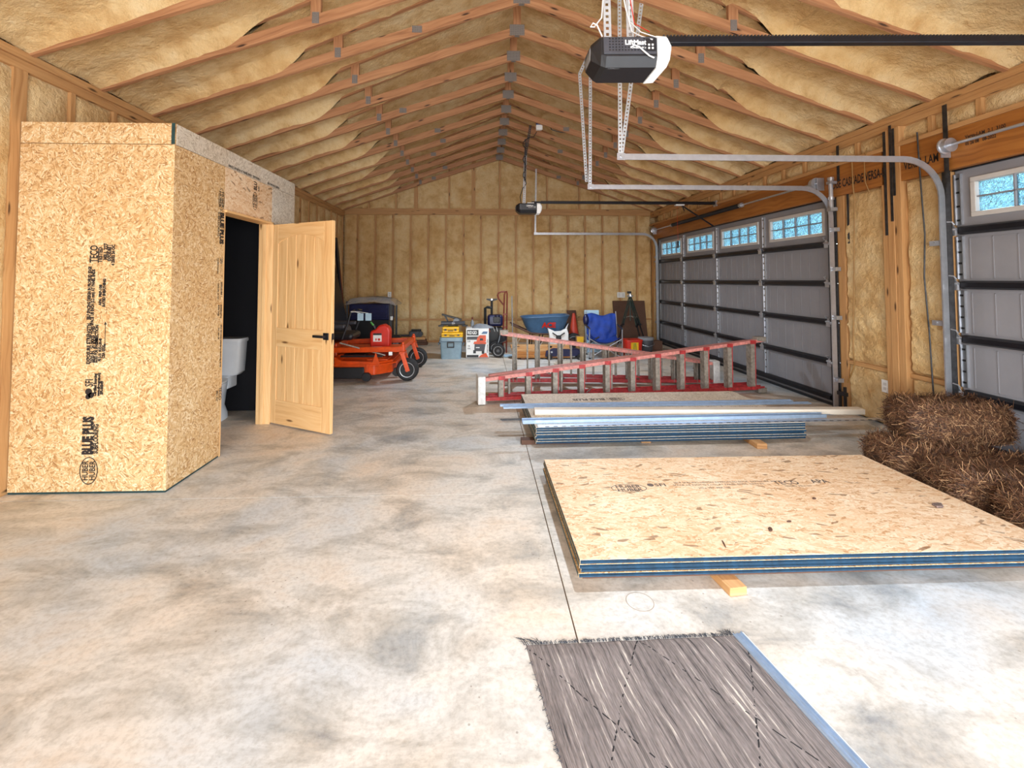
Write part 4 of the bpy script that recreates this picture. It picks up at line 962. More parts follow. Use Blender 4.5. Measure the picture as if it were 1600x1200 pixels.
# ================================================================= pine straw bales
def bale(label, c, L, w, h, rz, seed, n, tip=0):
    t = thing('pine_straw_bale', label, 'straw bale', c, rz, 'pine straw bales by the near garage door')
    rn = random.Random(seed); b = MB(); nu, nv = 26, 18
    def sup(th, ph):
        e = .32; f = lambda q: math.copysign(abs(q) ** e, q)
        return Vector((L / 2 * f(math.cos(th)) * abs(math.sin(ph)) ** e, w / 2 * f(math.sin(th)) * abs(math.sin(ph)) ** e, h / 2 - h / 2 * f(math.cos(ph))))
    rings = []
    for i in range(nv + 1):
        ph = max(.02, min(PI - .02, PI * i / nv)); r = []
        for j in range(nu):
            p = sup(2 * PI * j / nu, ph); k = 1 + .05 * noise.noise(p * 7 + Vector((seed, 0, 0))); q = p.copy(); q.x *= k; q.y *= k; q.z = max(0, h / 2 + (p.z - h / 2) * k); r.append(q)
        rings.append(r)
    b.ringmesh(rings); b.build('packed_straw', M['straw_core'], t, smooth=True)
    sb = MB()
    for k in range(n):
        while True:
            a = [rn.uniform(-1, 1) for _ in range(3)]; ar = (w * h, L * h, L * w); ax_ = rn.choices((0, 1, 2), ar)[0]; a[ax_] = rn.choice((-1, 1))
            if ax_ == 2 and a[2] < 0: continue
            kq = sum(abs(q) ** 6.25 for q in a) ** (-1 / 6.25); p = Vector((a[0] * kq * L / 2, a[1] * kq * w / 2, h / 2 + a[2] * kq * h / 2))
            break
        nrm = Vector((math.copysign(abs(2 * p.x / L) ** 5, p.x) / L, math.copysign(abs(2 * p.y / w) ** 5, p.y) / w, math.copysign(abs(2 * (p.z - h / 2) / h) ** 5, p.z - h / 2) / h)).normalized()
        a = rn.gauss(0, .75); tg = (nrm.cross(Vector((0, 0, 1))) + Vector((1e-4, 0, 0))).normalized(); bt = nrm.cross(tg)
        d = tg * math.cos(a) + bt * math.sin(a); ln_ = rn.uniform(.08, .22); lift = rn.uniform(.004, .02) if rn.random() < .93 else rn.uniform(.025, .06)
        curl = rn.uniform(-1.2, 1.2); wd = rn.uniform(.001, .0023); sd = d.cross(nrm).normalized()
        m = 0 if rn.random() < .55 else (1 if rn.random() < .6 else 2); prev = None
        for i in range(4):
            f = i / 3 - .5; q = p + d * (ln_ * f) + sd * (curl * ln_ * f * f) + nrm * (.006 + lift * (f + .5) ** 2 - .03 * f * f * (lift < .02))
            q.z = max(q.z, .002); u = len(sb.v); sb.v.extend([q + sd * wd, q - sd * wd])
            if prev is not None: sb.face((prev, prev + 1, u + 1, u), None, m)
            prev = u
    o = sb.build('loose_straw', [M['straw_a'], M['straw_b'], M['straw_c']], t); o['kind'] = 'stuff'
    return t
bale('pine straw bale on the floor at the back left corner of the pile', (3.42, 3.45, 0), .72, .42, .245, R(3), 1, 8500)
bale('pine straw bale lying on top of the pile', (3.62, 3.50, .25), .66, .37, .27, R(-4), 2, 10500)
bale('pine straw bale on the floor second from the back of the pile', (3.41, 2.975, 0), .72, .42, .235, R(-5), 3, 10500)
bale('pine straw bale on the floor nearest the camera in the pile', (3.42, 2.49, 0), .74, .42, .24, R(4), 4, 9500)
bale('low pine straw bale against the near garage door', (3.935, 2.98, 0), .62, .15, .19, R(90), 5, 4500)

# ================================================================= rug in front
rg = thing('rug', 'dark grey runner rug with fringed end at the bottom of the picture', 'rug', (.178, 1.905, 0), R(-90 + 8.0))
rgw, rgl = .87, 2.1
b = MB(); nu, nv = 50, 24
def rf(a, c):
    x, y = a * rgl, c * rgw; z = .007 + .0015 * noise.noise(Vector((x * 6, y * 6, 0)))
    if min(a * rgl, (1 - a) * rgl, y, rgw - y) < .001: z = .0005
    return (x + .114 * y + .006 * noise.noise(Vector((y * 12, 3, 1))) * (a < .01), y + .008 * noise.noise(Vector((x * 4, c * 2, 1))), z), (x, y)
b.grid(rf, nu, nv); b.build('pile', M['rug'], rg, smooth=True)
fr = MB(); fn_ = random.Random(3)
for k in range(420):
    y = fn_.uniform(-.01, rgw); l = fn_.uniform(.006, .02); a = fn_.gauss(0, .5)
    if y < .06: l *= 2.5; a -= .6
    if y > rgw - .05: l *= 1.9
    sh = .114 * y; fr.tube([(.002 + sh, y, .004), (-l * .5 + sh, y + l * .3 * a, .007), (-l + sh, y + l * a, .003)], [.0012, .001, .0006], 3)
q = fr.build('fringe', M['darkgrey'], rg); q['kind'] = 'stuff'
ed = MB()
for k in range(160):
    x = fn_.uniform(.0, rgl); l = fn_.uniform(.004, .014); ed.tube([(x, .003, .004), (x + fn_.gauss(0, .01), -l, .004)], [.0012, .0006], 3)
q = ed.build('frayed_edge', M['darkgrey'], rg); q['kind'] = 'stuff'
tr = thing('metal_trim', 'blue-white metal edge trim lying along the right edge of the rug', 'trim', (1.062, 1.935, 0), R(-90 + 8.6))
MB().sweep([(0, 0, .0008), (2.1, 0, .0008)], [(0, -.018), (.0, .022), (.010, .022), (.010, .018), (.003, .018), (.003, .004), (.007, .002), (.003, 0), (.003, -.014), (.008, -.016), (.004, -.018)], (0, 1, 0)).build('channel', M['trim'], tr)
MB().box(0, 2.1, .022, .031, .0008, .006).build('white_flange', M['white'], tr, bev=.001)

# ================================================================= toilet in the little room
tt = thing('toilet', 'white toilet seen through the dark doorway', 'toilet', (-2.845, 5.28, 0))
def oval_ring(cx, cy, rx, ry, z, n=24, pw=2.0): return [(cx + rx * math.copysign(abs(math.cos(2 * PI * i / n)) ** (2 / pw), math.cos(2 * PI * i / n)), cy + ry * math.copysign(abs(math.sin(2 * PI * i / n)) ** (2 / pw), math.sin(2 * PI * i / n)), z) for i in range(n)]
MB().ringmesh([oval_ring(0, -.10, .17, .075, .44, 24, 5), oval_ring(0, -.10, .20, .09, .47, 24, 5), oval_ring(0, -.10, .215, .095, .795, 24, 6)]).build('tank', M['porcelain'], tt, smooth=True)
MB().ringmesh([oval_ring(0, -.105, .225, .105, .797, 24, 6), oval_ring(0, -.105, .23, .108, .815, 24, 6), oval_ring(0, -.105, .225, .10, .838, 24, 6)]).build('tank_lid', M['porcelain'], tt, smooth=True)
MB().cyl((-.15, -.198, .73), (-.15, -.215, .73), .012, n=10).box(-.155, -.09, -.222, -.214, .722, .738).build('flush_lever', M['galv'], tt)
MB().ringmesh([oval_ring(0, -.33, .12, .24, 0), oval_ring(0, -.33, .115, .235, .05), oval_ring(0, -.34, .095, .20, .14), oval_ring(0, -.37, .115, .24, .25), oval_ring(0, -.42, .155, .27, .35), oval_ring(0, -.43, .165, .275, .40), oval_ring(0, -.43, .13, .22, .405), oval_ring(0, -.43, .10, .16, .30)]).build('bowl', M['porcelain'], tt, smooth=True)
MB().box(-.11, .11, -.24, -.03, .30, .44).build('bowl_neck', M['porcelain'], tt, bev=.02)
MB().ringmesh([oval_ring(0, -.43, .168, .265, .405), oval_ring(0, -.43, .17, .268, .425), oval_ring(0, -.43, .15, .24, .432)]).build('seat_lid', M['white'], tt, smooth=True)

# ================================================================= orange zero-turn mower (front faces right)
mw = thing('riding_mower', 'orange zero-turn riding mower with front casters, behind the open door', 'mower', (-1.9, 7.34, 0))
def wheel(parent, nm, c, r, w, rim, axis=(0, 1, 0)):
    ax = Vector(axis); c = Vector(c)
    o = MB().lathe([(r * .62, -w * .45), (r * .82, -w * .5), (r * .95, -w * .38), (r, -w * .15), (r, w * .15), (r * .95, w * .38), (r * .82, w * .5), (r * .62, w * .45)], c, ax, 28, cap=True).build(nm, M['rubber'], parent, smooth=True)
    MB().lathe([(.001, -w * .30), (r * .16, -w * .52), (r * .2, -w * .40), (r * .48, -w * .34), (r * .62, -w * .46), (r * .66, -w * .46), (r * .66, w * .46), (r * .62, w * .46), (r * .48, w * .34), (r * .2, w * .4), (r * .16, w * .52), (.001, w * .3)], c, ax, 24).build('rim', M[rim], o, smooth=True)
    MB().cyl(c - ax * w * .62, c + ax * w * .62, r * .07, n=8).build('axle_cap', M['steel_dark'], o)
    return o
for y in (-.52, .52):
    wheel(mw, 'caster_wheel', (.80, y, .165), .165, .13, 'rim')
    f = MB(); f.bar((.73, y - .095, .42), (.82, y - .095, .15), .018, .06); f.bar((.73, y + .095, .42), (.82, y + .095, .15), .018, .06); f.box(.69, .77, y - .10, y + .10, .40, .435); f.cyl((.73, y, .43), (.73, y, .53), .032, n=12); f.cyl((.73, y, .53), (.73, y, .56), .02, n=10); f.build('caster_fork', M['orange'], mw, bev=.004)
    MB().bar((-.45, y * .86, .44), (.74, y, .46), .09, .075).build('frame_rail', M['orange'], mw, bev=.006)
    wheel(mw, 'drive_wheel', (-.62, y * .94, .27), .27, .24, 'rim')
    b = MB(); b.prism([(-.95, y * .94 - .13, .50), (-.90, y * .94 - .13, .70), (-.62, y * .94 - .13, .78), (-.36, y * .94 - .13, .70), (-.30, y * .94 - .13, .50), (-.36, y * .94 - .13, .50), (-.62, y * .94 - .13, .60), (-.88, y * .94 - .13, .52)], (0, .26, 0)); b.build('fender', M['charcoal'], mw, bev=.02)
    lv = MB(); lv.tube([(-.22, y * .62, .58), (-.14, y * .62, .80), (-.10, y * .6, .98), (-.10, y * .2, 1.0)], .016, 8); lv.build('steering_lever', M['black'], mw, smooth=True)
    MB().tube([(-.72, y * .75, .5), (-.74, y * .75, 1.15), (-.80, y * .7, 1.25)], .022, 8).build('roll_bar', M['black'], mw, smooth=True)
MB().bar((.70, -.55, .47), (.70, .55, .47), .09, .07, (0, 0, 1)).build('front_axle', M['orange'], mw, bev=.006)
MB().box(-.30, .66, -.26, .26, .40, .425).build('foot_platform', M['orange'], mw, bev=.006)
dk = MB(); dk.prism([(-.25, -.60, .17), (-.14, -.62, .10), (.34, -.62, .10), (.56, -.40, .10), (.56, .40, .10), (.34, .62, .10), (-.14, .62, .10), (-.25, .60, .17)], (0, 0, .19)); dk.build('mower_deck', M['orange'], mw, bev=.015)
MB().prism([(-.28, -.64, .24), (.38, -.64, .24), (.62, -.42, .24), (.62, .42, .24), (.38, .64, .24), (-.28, .64, .24)], (0, 0, .018)).build('deck_skirt', M['orange'], mw, bev=.004)
MB().box(-.25, .20, -.66, -.622, .06, .22).build('discharge_chute', M['black'], mw, bev=.01)
MB().box(-.20, .12, -.30, .30, .292, .35).build('belt_cover', M['blackmetal'], mw, bev=.01); MB().box(.20, .5, -.5, .5, .292, .31).build('deck_plate', M['orange'], mw, bev=.003)
for x, y in ((.24, -.665), (.60, -.30), (.60, .30)): 
    o = MB().lathe([(.001, -.03), (.06, -.03), (.066, -.015), (.066, .015), (.06, .03), (.001, .03)], (x, y - .0, .085), (0, 1, 0), 18).build('anti_scalp_wheel', M['black'], mw, smooth=True)
    MB().bar((x, y, .085), (x, y + .04, .26), .02, .03).build('anti_scalp_bracket', M['orange'], mw)
MB().prism([(.30, -.625, .25), (.36, -.64, .43), (.42, -.625, .25)], (0, .012, 0)).build('deck_gusset', M['orange'], mw)
MB().box(-.15, .45, -.63, -.58, .36, .385).build('lift_bar', M['blackmetal'], mw, bev=.004)
MB().box(-.95, -.30, -.30, .30, .30, .52).build('body_pan', M['orange'], mw, bev=.02); MB().box(-1.15, -.6, -.26, .26, .50, .76).build('engine', M['charcoal'], mw, bev=.04)
sb = MB().box(-.58, -.08, -.26, .26, .55, .66).build('seat_cushion', M['black'], mw, bev=.05); MB().obox((-.62, 0, .83), (math.cos(.2), 0, math.sin(.2)), (0, 1, 0), (-math.sin(.2), 0, math.cos(.2)), .05, .25, .22).build('seat_back', M['black'], mw, bev=.05)
for y in (-.30, .30): MB().box(-.55, -.18, y - .035, y + .035, .74, .80).build('armrest', M['charcoal'], mw, bev=.02)
MB().bar((-.18, -.56, .56), (.46, -.46, .36), .018, .018).build('deck_pin_rod', M['ladgrey'], mw)
for x in (.05, .17): MB().box(x - .045, x + .045, -.315, -.31, .86, .97).build('hang_tag', M['iceblue'], mw)
MB().tube([(.05, -.31, .97), (-.02, -.33, .99), (-.09, -.33, .99)], .004, 5).tube([(.17, -.31, .97), (.0, -.34, 1.0), (-.09, -.33, 1.0)], .004, 5).build('tag_string', M['white'], mw)
MB().box(.55, .60, -.655, -.645, .39, .44).build('warning_sticker', M['white'], mw)

gc = thing('fuel_can', 'red plastic fuel can with green spout standing on the mower platform', 'fuel can', (-1.60, 7.22, .427))
b = MB(); b.prism([(-.15, 0, 0), (.15, 0, 0), (.155, 0, .25), (.13, 0, .31), (.06, 0, .355), (-.02, 0, .335), (-.08, 0, .27), (-.14, 0, .255), (-.155, 0, .21)], (0, .19, 0)); b.build('can_body', M['redplastic'], gc, bev=.025)
MB().cyl((-.085, .095, .265), (-.12, .095, .33), .026, .022, 12).build('cap', M['black'], gc); MB().cyl((-.12, .095, .33), (-.165, .095, .385), .017, .013, 10).build('spout', M['greenleaf'], gc)
lb_ = MB().box(-.10, .03, -.004, .001, .09, .22).build('paper_label', M['white'], gc); MB().box(-.10, .03, -.006, -.003, .19, .22).build('label_band', M['black'], gc)
for x, w in ((-.055, .01), (-.01, .018)): MB().box(x - w, x + w, -.006, -.003, .105, .14).build('label_pictogram', M['redplastic'], gc)

# dark blue chest under clear plastic
ch = thing('storage_chest', 'tall dark blue chest under a clear plastic cover behind the mower', 'chest', (-2.40, 10.15, 0))
MB().box(-.44, .40, -.25, .30, .02, .62).build('lower_body', M['black'], ch, bev=.01); cb_ = MB().box(-.45, .41, -.26, .31, .62, .96).build('upper_drawers', M['navytarp'], ch, bev=.015)
for z in (.70, .80, .90): MB().box(-.40, .36, -.272, -.258, z - .035, z + .035).build('drawer_front', M['navytarp'], cb_, bev=.004)
for x in (-.48, .45): 
    for y in (-.29, .33): MB().box(x - .018, x + .018, y - .018, y + .018, 0, 1.02).build('corner_post', M['darkgrey'], ch)
b = MB()
def cv(a, c):
    x = -.54 + 1.10 * a; y = -.36 + .76 * c; e = min(a, 1 - a, c, 1 - c); z = 1.035 + .07 * max(0, math.sin(PI * a)) + .025 * noise.noise(Vector((x * 6, y * 6, 2))) - .10 * max(0, 1 - e / .10)
    return (x, y, max(z, 1.022 if e > .1 else .93)), (x, y)
b.grid(cv, 26, 16); solid(b.build('plastic_cover', M['sheet'], ch, smooth=True), .003)
MB().ball((.12, 0, 1.06), (.28, .22, .055)).build('wrapped_bundle', M['greycloth'], ch, smooth=True)
MB().cyl((.46, -.3, .62), (.46, -.3, .70), .03, n=10).build('knob', M['white'], ch)

# panels and bars leaning in the far left corner
def lean(name, label, cat, loc, rz, w, h, t, a, mt):
    th_ = thing(name, label, cat, loc, rz)
    MB().obox((0, math.sin(a) * h / 2, math.cos(a) * h / 2), (1, 0, 0), (0, math.cos(a), -math.sin(a)), (0, math.sin(a), math.cos(a)), w / 2, t / 2, h / 2).build('panel', M[mt], th_, bev=.004)
    return th_
lp = lean('steel_gate', 'tall black mesh panel leaning on the left wall past the pine door', 'panel', (-2.66, 9.15, .012), R(90), .82, 2.40, .04, R(13), 'blackmetal')
for k in range(5):
    a = R(13); zz = .35 + k * .42; MB().obox((0, math.sin(a) * zz - .026, math.cos(a) * zz), (1, 0, 0), (0, math.cos(a), -math.sin(a)), (0, math.sin(a), math.cos(a)), .40, .006, .018).build('cross_bar', M['steel_dark'], lp)
l2 = thing('steel_post', 'tall narrow black post leaning in the far left corner', 'post', (-2.93, 9.98, 0), R(90))
a = R(6); MB().obox((0, math.sin(a) * 1.2, math.cos(a) * 1.2), (1, 0, 0), (0, math.cos(a), -math.sin(a)), (0, math.sin(a), math.cos(a)), .05, .03, 1.2).build('post', M['blackmetal'], l2, bev=.004); MB().obox((0, math.sin(a) * 1.15 - .034, math.cos(a) * 1.15), (1, 0, 0), (0, math.cos(a), -math.sin(a)), (0, math.sin(a), math.cos(a)), .02, .004, .55).build('rust_strip', M['rustred'], l2)

# planks and an engine block at the back wall
for k in range(3):
    t = MB().box(-.33 + .02 * k, .33 - .03 * k, -.10, .10, 0, .058).build('plank', M['board' if k == 2 else 'brown'], bev=.004, loc=(-1.58, 10.55 + .01 * k, .0 + .0595 * k), rotz=R(2 * k)); tag(t, ('lowest', 'middle', 'topmost')[k] + ' dark plank of the short pile at the back wall', 'plank', 'short plank pile at the back wall')
eg = thing('chain_saw', 'grey power saw lying on the short plank pile at the back wall', 'saw', (-1.52, 10.54, .180))
MB().box(-.14, .08, -.09, .09, 0, .13).build('motor', M['darkgrey'], eg, bev=.02); MB().cyl((.10, -.07, .06), (.10, .07, .06), .06, n=16).build('drum', M['charcoal'], eg); MB().box(-.10, .12, -.03, .03, .14, .17).box(-.10, -.07, -.03, .03, .12, .15).box(.09, .12, -.03, .03, .1, .15).build('handle', M['black'], eg, bev=.008); MB().box(-.34, -.14, -.04, .04, .01, .05).build('guide_bar', M['charcoal'], eg, bev=.01)
sb2 = thing('speaker_box', 'small black box with pale front on the floor beside the blue chest', 'box', (-1.76, 9.55, 0))
MB().box(-.09, .07, -.06, .10, 0, .34).build('case', M['black'], sb2, bev=.01); MB().box(-.07, .04, -.066, -.058, .04, .28).build('face', M['greycloth'], sb2, bev=.004)
for z in (.10, .21): MB().cyl((-.015, -.066, z), (-.015, -.072, z), .03, n=14).build('dial', M['black'], sb2)
# ================================================================= clutter along the back wall
co = thing('cooler', 'blue-grey chest cooler with dark latch on the floor left of the vacuum box', 'cooler', (-.59, 8.76, 0))
MB().ringmesh([oval_ring(0, 0, .185, .15, 0.0, 28, 8), oval_ring(0, 0, .205, .172, .31, 28, 8)]).build('body', M['cooler'], co, smooth=True)
MB().ringmesh([oval_ring(0, 0, .215, .18, .312, 28, 8), oval_ring(0, 0, .218, .183, .345, 28, 8), oval_ring(0, 0, .21, .175, .40, 28, 8)]).build('lid', M['cooler'], co, smooth=True)
MB().box(-.214, .214, -.184, -.17, .312, .338).build('lid_band', M['coolerlid'], co, bev=.003)
lt = MB(); lt.box(-.065, .065, -.205, -.185, .30, .33).box(-.065, -.048, -.205, -.185, .215, .31).box(.048, .065, -.205, -.185, .215, .31).box(-.065, .065, -.205, -.185, .215, .235); lt.build('latch', M['black'], co, bev=.003)
for sx in (-.225, .225): MB().tube([(sx, -.09, .25), (sx * 1.06, -.09, .29), (sx * 1.06, .09, .29), (sx, .09, .25)], .01, 6).build('carry_handle', M['coolerlid'], co)
def case(nm, label, loc, w, d, h, mt, lid=None):
    t = thing(nm, label, 'tool case', loc)
    MB().box(-w / 2, w / 2, -d / 2, d / 2, 0, h * .48).build('base', M[mt], t, bev=.012); MB().box(-w / 2, w / 2, -d / 2, d / 2, h * .5, h).build('lid', M[lid or mt], t, bev=.012)
    for x in (-w * .3, w * .3): MB().box(x - .02, x + .02, -d / 2 - .01, -d / 2, h * .35, h * .65).build('clasp', M['black'], t)
    MB().box(-.05, .05, -d / 2 - .012, -d / 2 - .002, h * .25, h * .40).build('grip', M['black'], t)
    return t
case('tool_case', 'flat orange-yellow tool case lying on the cooler lid', (-.57, 8.76, .402), .40, .27, .085, 'yellow')
case('tool_case', 'smaller bright yellow tool case stacked on the flat one', (-.60, 8.76, .489), .31, .22, .105, 'yellow')
def power_tool(label, loc, rz, mt='charcoal', sc=1.0):
    t = thing('power_tool', label, 'power tool', loc, rz)
    MB().cyl((-.10 * sc, 0, .06), (.10 * sc, 0, .06), .045 * sc, .032 * sc, 14).build('motor', M[mt], t, smooth=True); MB().cyl((.10 * sc, 0, .06), (.16 * sc, 0, .06), .024 * sc, .012, 10).build('chuck', M['galv'], t)
    MB().bar((-.06 * sc, 0, .08), (-.10 * sc, 0, .0 + .02), .03, .035).box(-.15 * sc, -.05 * sc, -.035, .035, 0, .03).build('grip', M['black'], t, bev=.005)
    return t
power_tool('grey power drill lying on the small yellow case, left one', (-.68, 8.70, .596), R(4))
power_tool('dark power drill lying on the small yellow case, right one', (-.435, 8.73, .596), R(176), 'darkgrey')
lw = thing('circular_saw', 'black folded saw with a long slanted bar on top of the yellow cases', 'saw', (-.56, 8.83, .596), R(0))
MB().bar((-.22, 0, .22), (.16, 0, .115), .05, .035).build('bar', M['black'], lw, bev=.006); MB().box(-.10, .10, -.05, .05, 0, .09).build('motor', M['charcoal'], lw, bev=.015); MB().cyl((.06, -.05, .08), (.06, .05, .08), .065, n=18).build('blade_guard', M['greycloth'], lw); MB().bar((-.16, 0, .20), (-.09, 0, .05), .03, .03).build('stem', M['black'], lw)

vb = thing('vacuum_box', 'white and orange printed cardboard box with a shop vacuum pictured on it', 'box', (-.095, 8.90, 0))
vo = MB().box(-.215, .215, -.19, .19, 0, .555).build('carton', M['white'], vb, bev=.003)
MB().box(-.218, .218, -.192, .192, .001, .01).box(-.2165, -.2155, -.19, .19, 0.01, .55).build('carton_side', M['black'], vb)
fy = -.1915
def panel(x0, x1, z0, z1, mt, nm='printed_panel', k=0): return MB().box(x0, x1, fy - .0006 - k * .0006, fy, z0, z1).build(nm, M[mt], vb)
panel(-.20, .02, .425, .53, 'black'); panel(-.20, .05, .345, .405, 'darkgrey'); panel(-.20, .02, .015, .06, 'black'); MB().prism([(.02, fy - .0012, .015), (.205, fy - .0012, .015), (.16, fy - .0012, .10), (.07, fy - .0012, .06)], (0, .001, 0)).build('printed_panel', M['orange'], vb)
text(vb, 'printed_mark', 'RIDGID', .085, (-.185, fy - .0008, .45), (1, 0, 0), (0, 0, 1), M['white'], .62, 'LEFT', .002)
text(vb, 'printed_mark', '5.0', .05, (-.19, fy - .0008, .30), (1, 0, 0), (0, 0, 1), M['black'], .9, 'LEFT', .001); text(vb, 'printed_mark', '14', .05, (-.19, fy - .0008, .21), (1, 0, 0), (0, 0, 1), M['darkgrey'], .9, 'LEFT', .001); text(vb, 'printed_mark', 'GAL', .035, (-.19, fy - .0008, .17), (1, 0, 0), (0, 0, 1), M['darkgrey'], .9, 'LEFT', .001)
text(vb, 'printed_mark', 'WET/DRY VAC', .03, (.20, fy - .0008, .10), (0, 0, 1), (-1, 0, 0), M['black'], 1.3, 'LEFT', .0008)
def pic(poly, mt, k): MB().prism([(x, fy - .0008 - .0005 * k, z) for x, z in poly], (0, .0006, 0)).build('printed_picture', M[mt], vb)
pic([(-.06, .13), (.13, .13), (.155, .27), (-.055, .27)], 'charcoal', 1); pic([(-.08, .265), (.165, .265), (.165, .30), (.08, .32), (-.06, .31)], 'orange', 2); pic([(-.02, .31), (.16, .31), (.16, .43), (.04, .43), (0, .39)], 'orange', 1); pic([(.04, .33), (.11, .33), (.10, .37), (.05, .37)], 'black', 3); pic([(-.08, .09), (-.03, .09), (-.03, .15), (-.08, .15)], 'black', 2); pic([(.08, .08), (.13, .08), (.13, .14), (.08, .14)], 'black', 2); pic([(.07, .455), (.11, .50), (.19, .50), (.18, .455)], 'tub', 1); pic([(-.03, .19), (.04, .19), (.04, .205), (-.03, .205)], 'white', 4)
gv = thing('bundled_tarp', 'crumpled grey plastic-wrapped bundle lying on the vacuum box', 'bundle', (-.02, 8.90, .556))
b = MB(); 
b.grid(lambda a, c: ((-.18 + .40 * a, -.15 + .30 * c, .001 + .075 * max(0, math.sin(PI * a) * math.sin(PI * c)) ** .5 * (1.1 + .45 * noise.noise(Vector((a * 5, c * 4, 1))) - .5 * a)), (a, c)), 18, 12); b.build('wrap', M['greycloth'], gv, smooth=True)
bt = thing('spray_bottle', 'small bottle with brown nozzle standing behind the grey bundle', 'bottle', (-.20, 9.06, .556)); MB().lathe([(.03, 0), (.034, .01), (.034, .09), (.014, .12), (.013, .14)], n=14).build('bottle', M['greycloth'], bt, smooth=True); MB().lathe([(.016, .14), (.016, .17), (.01, .19)], n=10).build('nozzle', M['rustred'], bt)

# hand truck with its two wheels
ht = thing('hand_truck', 'rust-red hand truck with loop handle and two black tyres', 'hand truck', (.43, 8.98, 0))
MB().tube([(-.035, .0, .05), (-.02, .02, .6), (.0, .04, 1.18), (.02, .045, 1.245), (.045, .045, 1.25), (.055, .04, 1.20), (.045, .02, .6), (.035, 0, .05)], .015, 8).build('frame', M['rustred'], ht, smooth=True)
MB().tube([(.01, .04, 1.245), (-.06, .035, 1.24), (-.12, .03, 1.215), (-.135, .03, 1.17), (-.11, .03, 1.10), (-.012, .03, .98)], .015, 8).build('loop_handle', M['rustred'], ht, smooth=True)
for z in (.80, .55, .45, .25): MB().bar((-.03, .02, z), (.045, .02, z), .02, .03).build('cross_bar', M['rustred'], ht)
MB().box(-.02, .26, -.22, .02, .012, .022).build('toe_plate', M['iceblue'], ht); MB().bar((-.16, -.16, .13), (-.02, .12, .13), .025, .025, (0, 0, 1)).build('axle', M['rustred'], ht)
wheel(ht, 'wheel', (-.13, -.22, .13), .13, .085, 'rim', (.15, 1, 0)); wheel(ht, 'wheel', (-.17, .10, .135), .13, .085, 'rim', (.15, 1, 0))
MB().prism([(-.16, -.10, .22), (.02, -.10, .30), (.02, .05, .40), (-.10, .05, .42)], (.02, 0, .02)).build('mud_guard', M['black'], ht)
# black machine with T handle
tm = thing('yard_machine', 'black wheeled machine with T-shaped post handle behind the hand truck', 'machine', (.24, 9.52, 0))
MB().cyl((-.05, 0, .55), (-.05, 0, 1.05), .025, n=10).build('post', M['black'], tm); MB().prism([(-.16, -.02, 1.085), (.07, -.02, 1.085), (.07, -.02, 1.065), (-.02, -.02, 1.035), (-.08, -.02, 1.035), (-.16, -.02, 1.065)], (0, .04, 0)).build('handle_bar', M['black'], tm); MB().cyl((-.05, -.022, 1.07), (-.05, -.028, 1.07), .018, n=12).build('badge', M['galv'], tm)
MB().tube([(-.05, 0, .90), (-.14, 0, .91), (-.185, 0, .89), (-.185, 0, .5)], .028, 8).build('bent_bar', M['black'], tm, smooth=True)
MB().box(-.14, .18, -.12, .14, .52, .76).build('engine_cover', M['navytarp'], tm, bev=.05); MB().box(-.02, .12, -.135, -.11, .60, .72).build('grille', M['black'], tm, bev=.01); MB().prism([(-.16, -.1, .46), (-.06, -.1, .76), (.0, -.1, .46)], (0, .2, 0)).build('side_shield', M['black'], tm, bev=.01)
MB().box(-.14, .18, -.12, .14, .14, .50).build('chassis', M['black'], tm, bev=.03)
for x in (-.12, .16): wheel(tm, 'wheel', (x, -.0, .12), .12, .07, 'rim', (1, 0, 0))
for i, (x, mt) in enumerate(((-.12, 'orange'), (-.02, 'white'), (.04, 'white'))): MB().bar((x, -.13, .52), (x + .03, -.14, .42), .02, .006).build('hang_tag', M[mt], tm)
sk = thing('steel_conduit', 'thin grey conduit standing upright beside the hand truck', 'pipe', (.60, 9.08, 0)); MB().cyl((0, 0, 0), (-.01, .15, 1.15), .011, n=8).build('tube', M['galv'], sk)

# wheelbarrow
wb = thing('wheelbarrow', 'blue-grey wheelbarrow tray with red lettering tipped toward the room', 'wheelbarrow', (1.28, 9.45, 0))
def wring(k, z0, th=0):
    r = []
    for i in range(28):
        a = 2 * PI * i / 28; cx = math.copysign(abs(math.cos(a)) ** .45, math.cos(a)); sx_ = math.copysign(abs(math.sin(a)) ** .45, math.sin(a))
        w = (.34 + .12 * k - th); d = (.20 + .12 * k - th); r.append((w * cx - .0 + .02 * k * (1 if cx > 0 else -1), d * sx_, z0 + .02 * cx * k))
    return r
MB().ringmesh([wring(0, .40), wring(.5, .54), wring(1, .715), wring(1.12, .73), wring(1.12, .742), wring(.97, .725), wring(.5, .56, .01), wring(0, .415, .01)], True, True).build('tray', M['tub'], wb, smooth=True)
nrm_ = Vector((0, -.315, -.12)).normalized(); vv = Vector((0, -.12, .315)).normalized()
text(wb, 'printed_mark', 'ACE', .15, (-.085, -.262, .525), (1, 0, 0), vv, M['redplastic'], .95, 'LEFT', .008, .006)
for y in (-.20, .20): MB().tube([(-.70, y * 1.25, .58), (-.30, y, .40), (.30, y * .9, .36), (.62, y * .35, .22)], .018, 8).build('handle', M['brown'], wb, smooth=True); MB().tube([(-.28, y, .40), (-.30, y, .02), (-.16, y, .02), (-.06, y, .39)], .012, 6).build('leg', M['blackmetal'], wb)
wheel(wb, 'wheel', (.60, 0, .19), .19, .09, 'rim')
MB().prism([(.34, -.20, .42), (.46, -.20, .60), (.40, -.20, .42)], (0, .40, 0)).build('front_brace', M['galv'], wb)

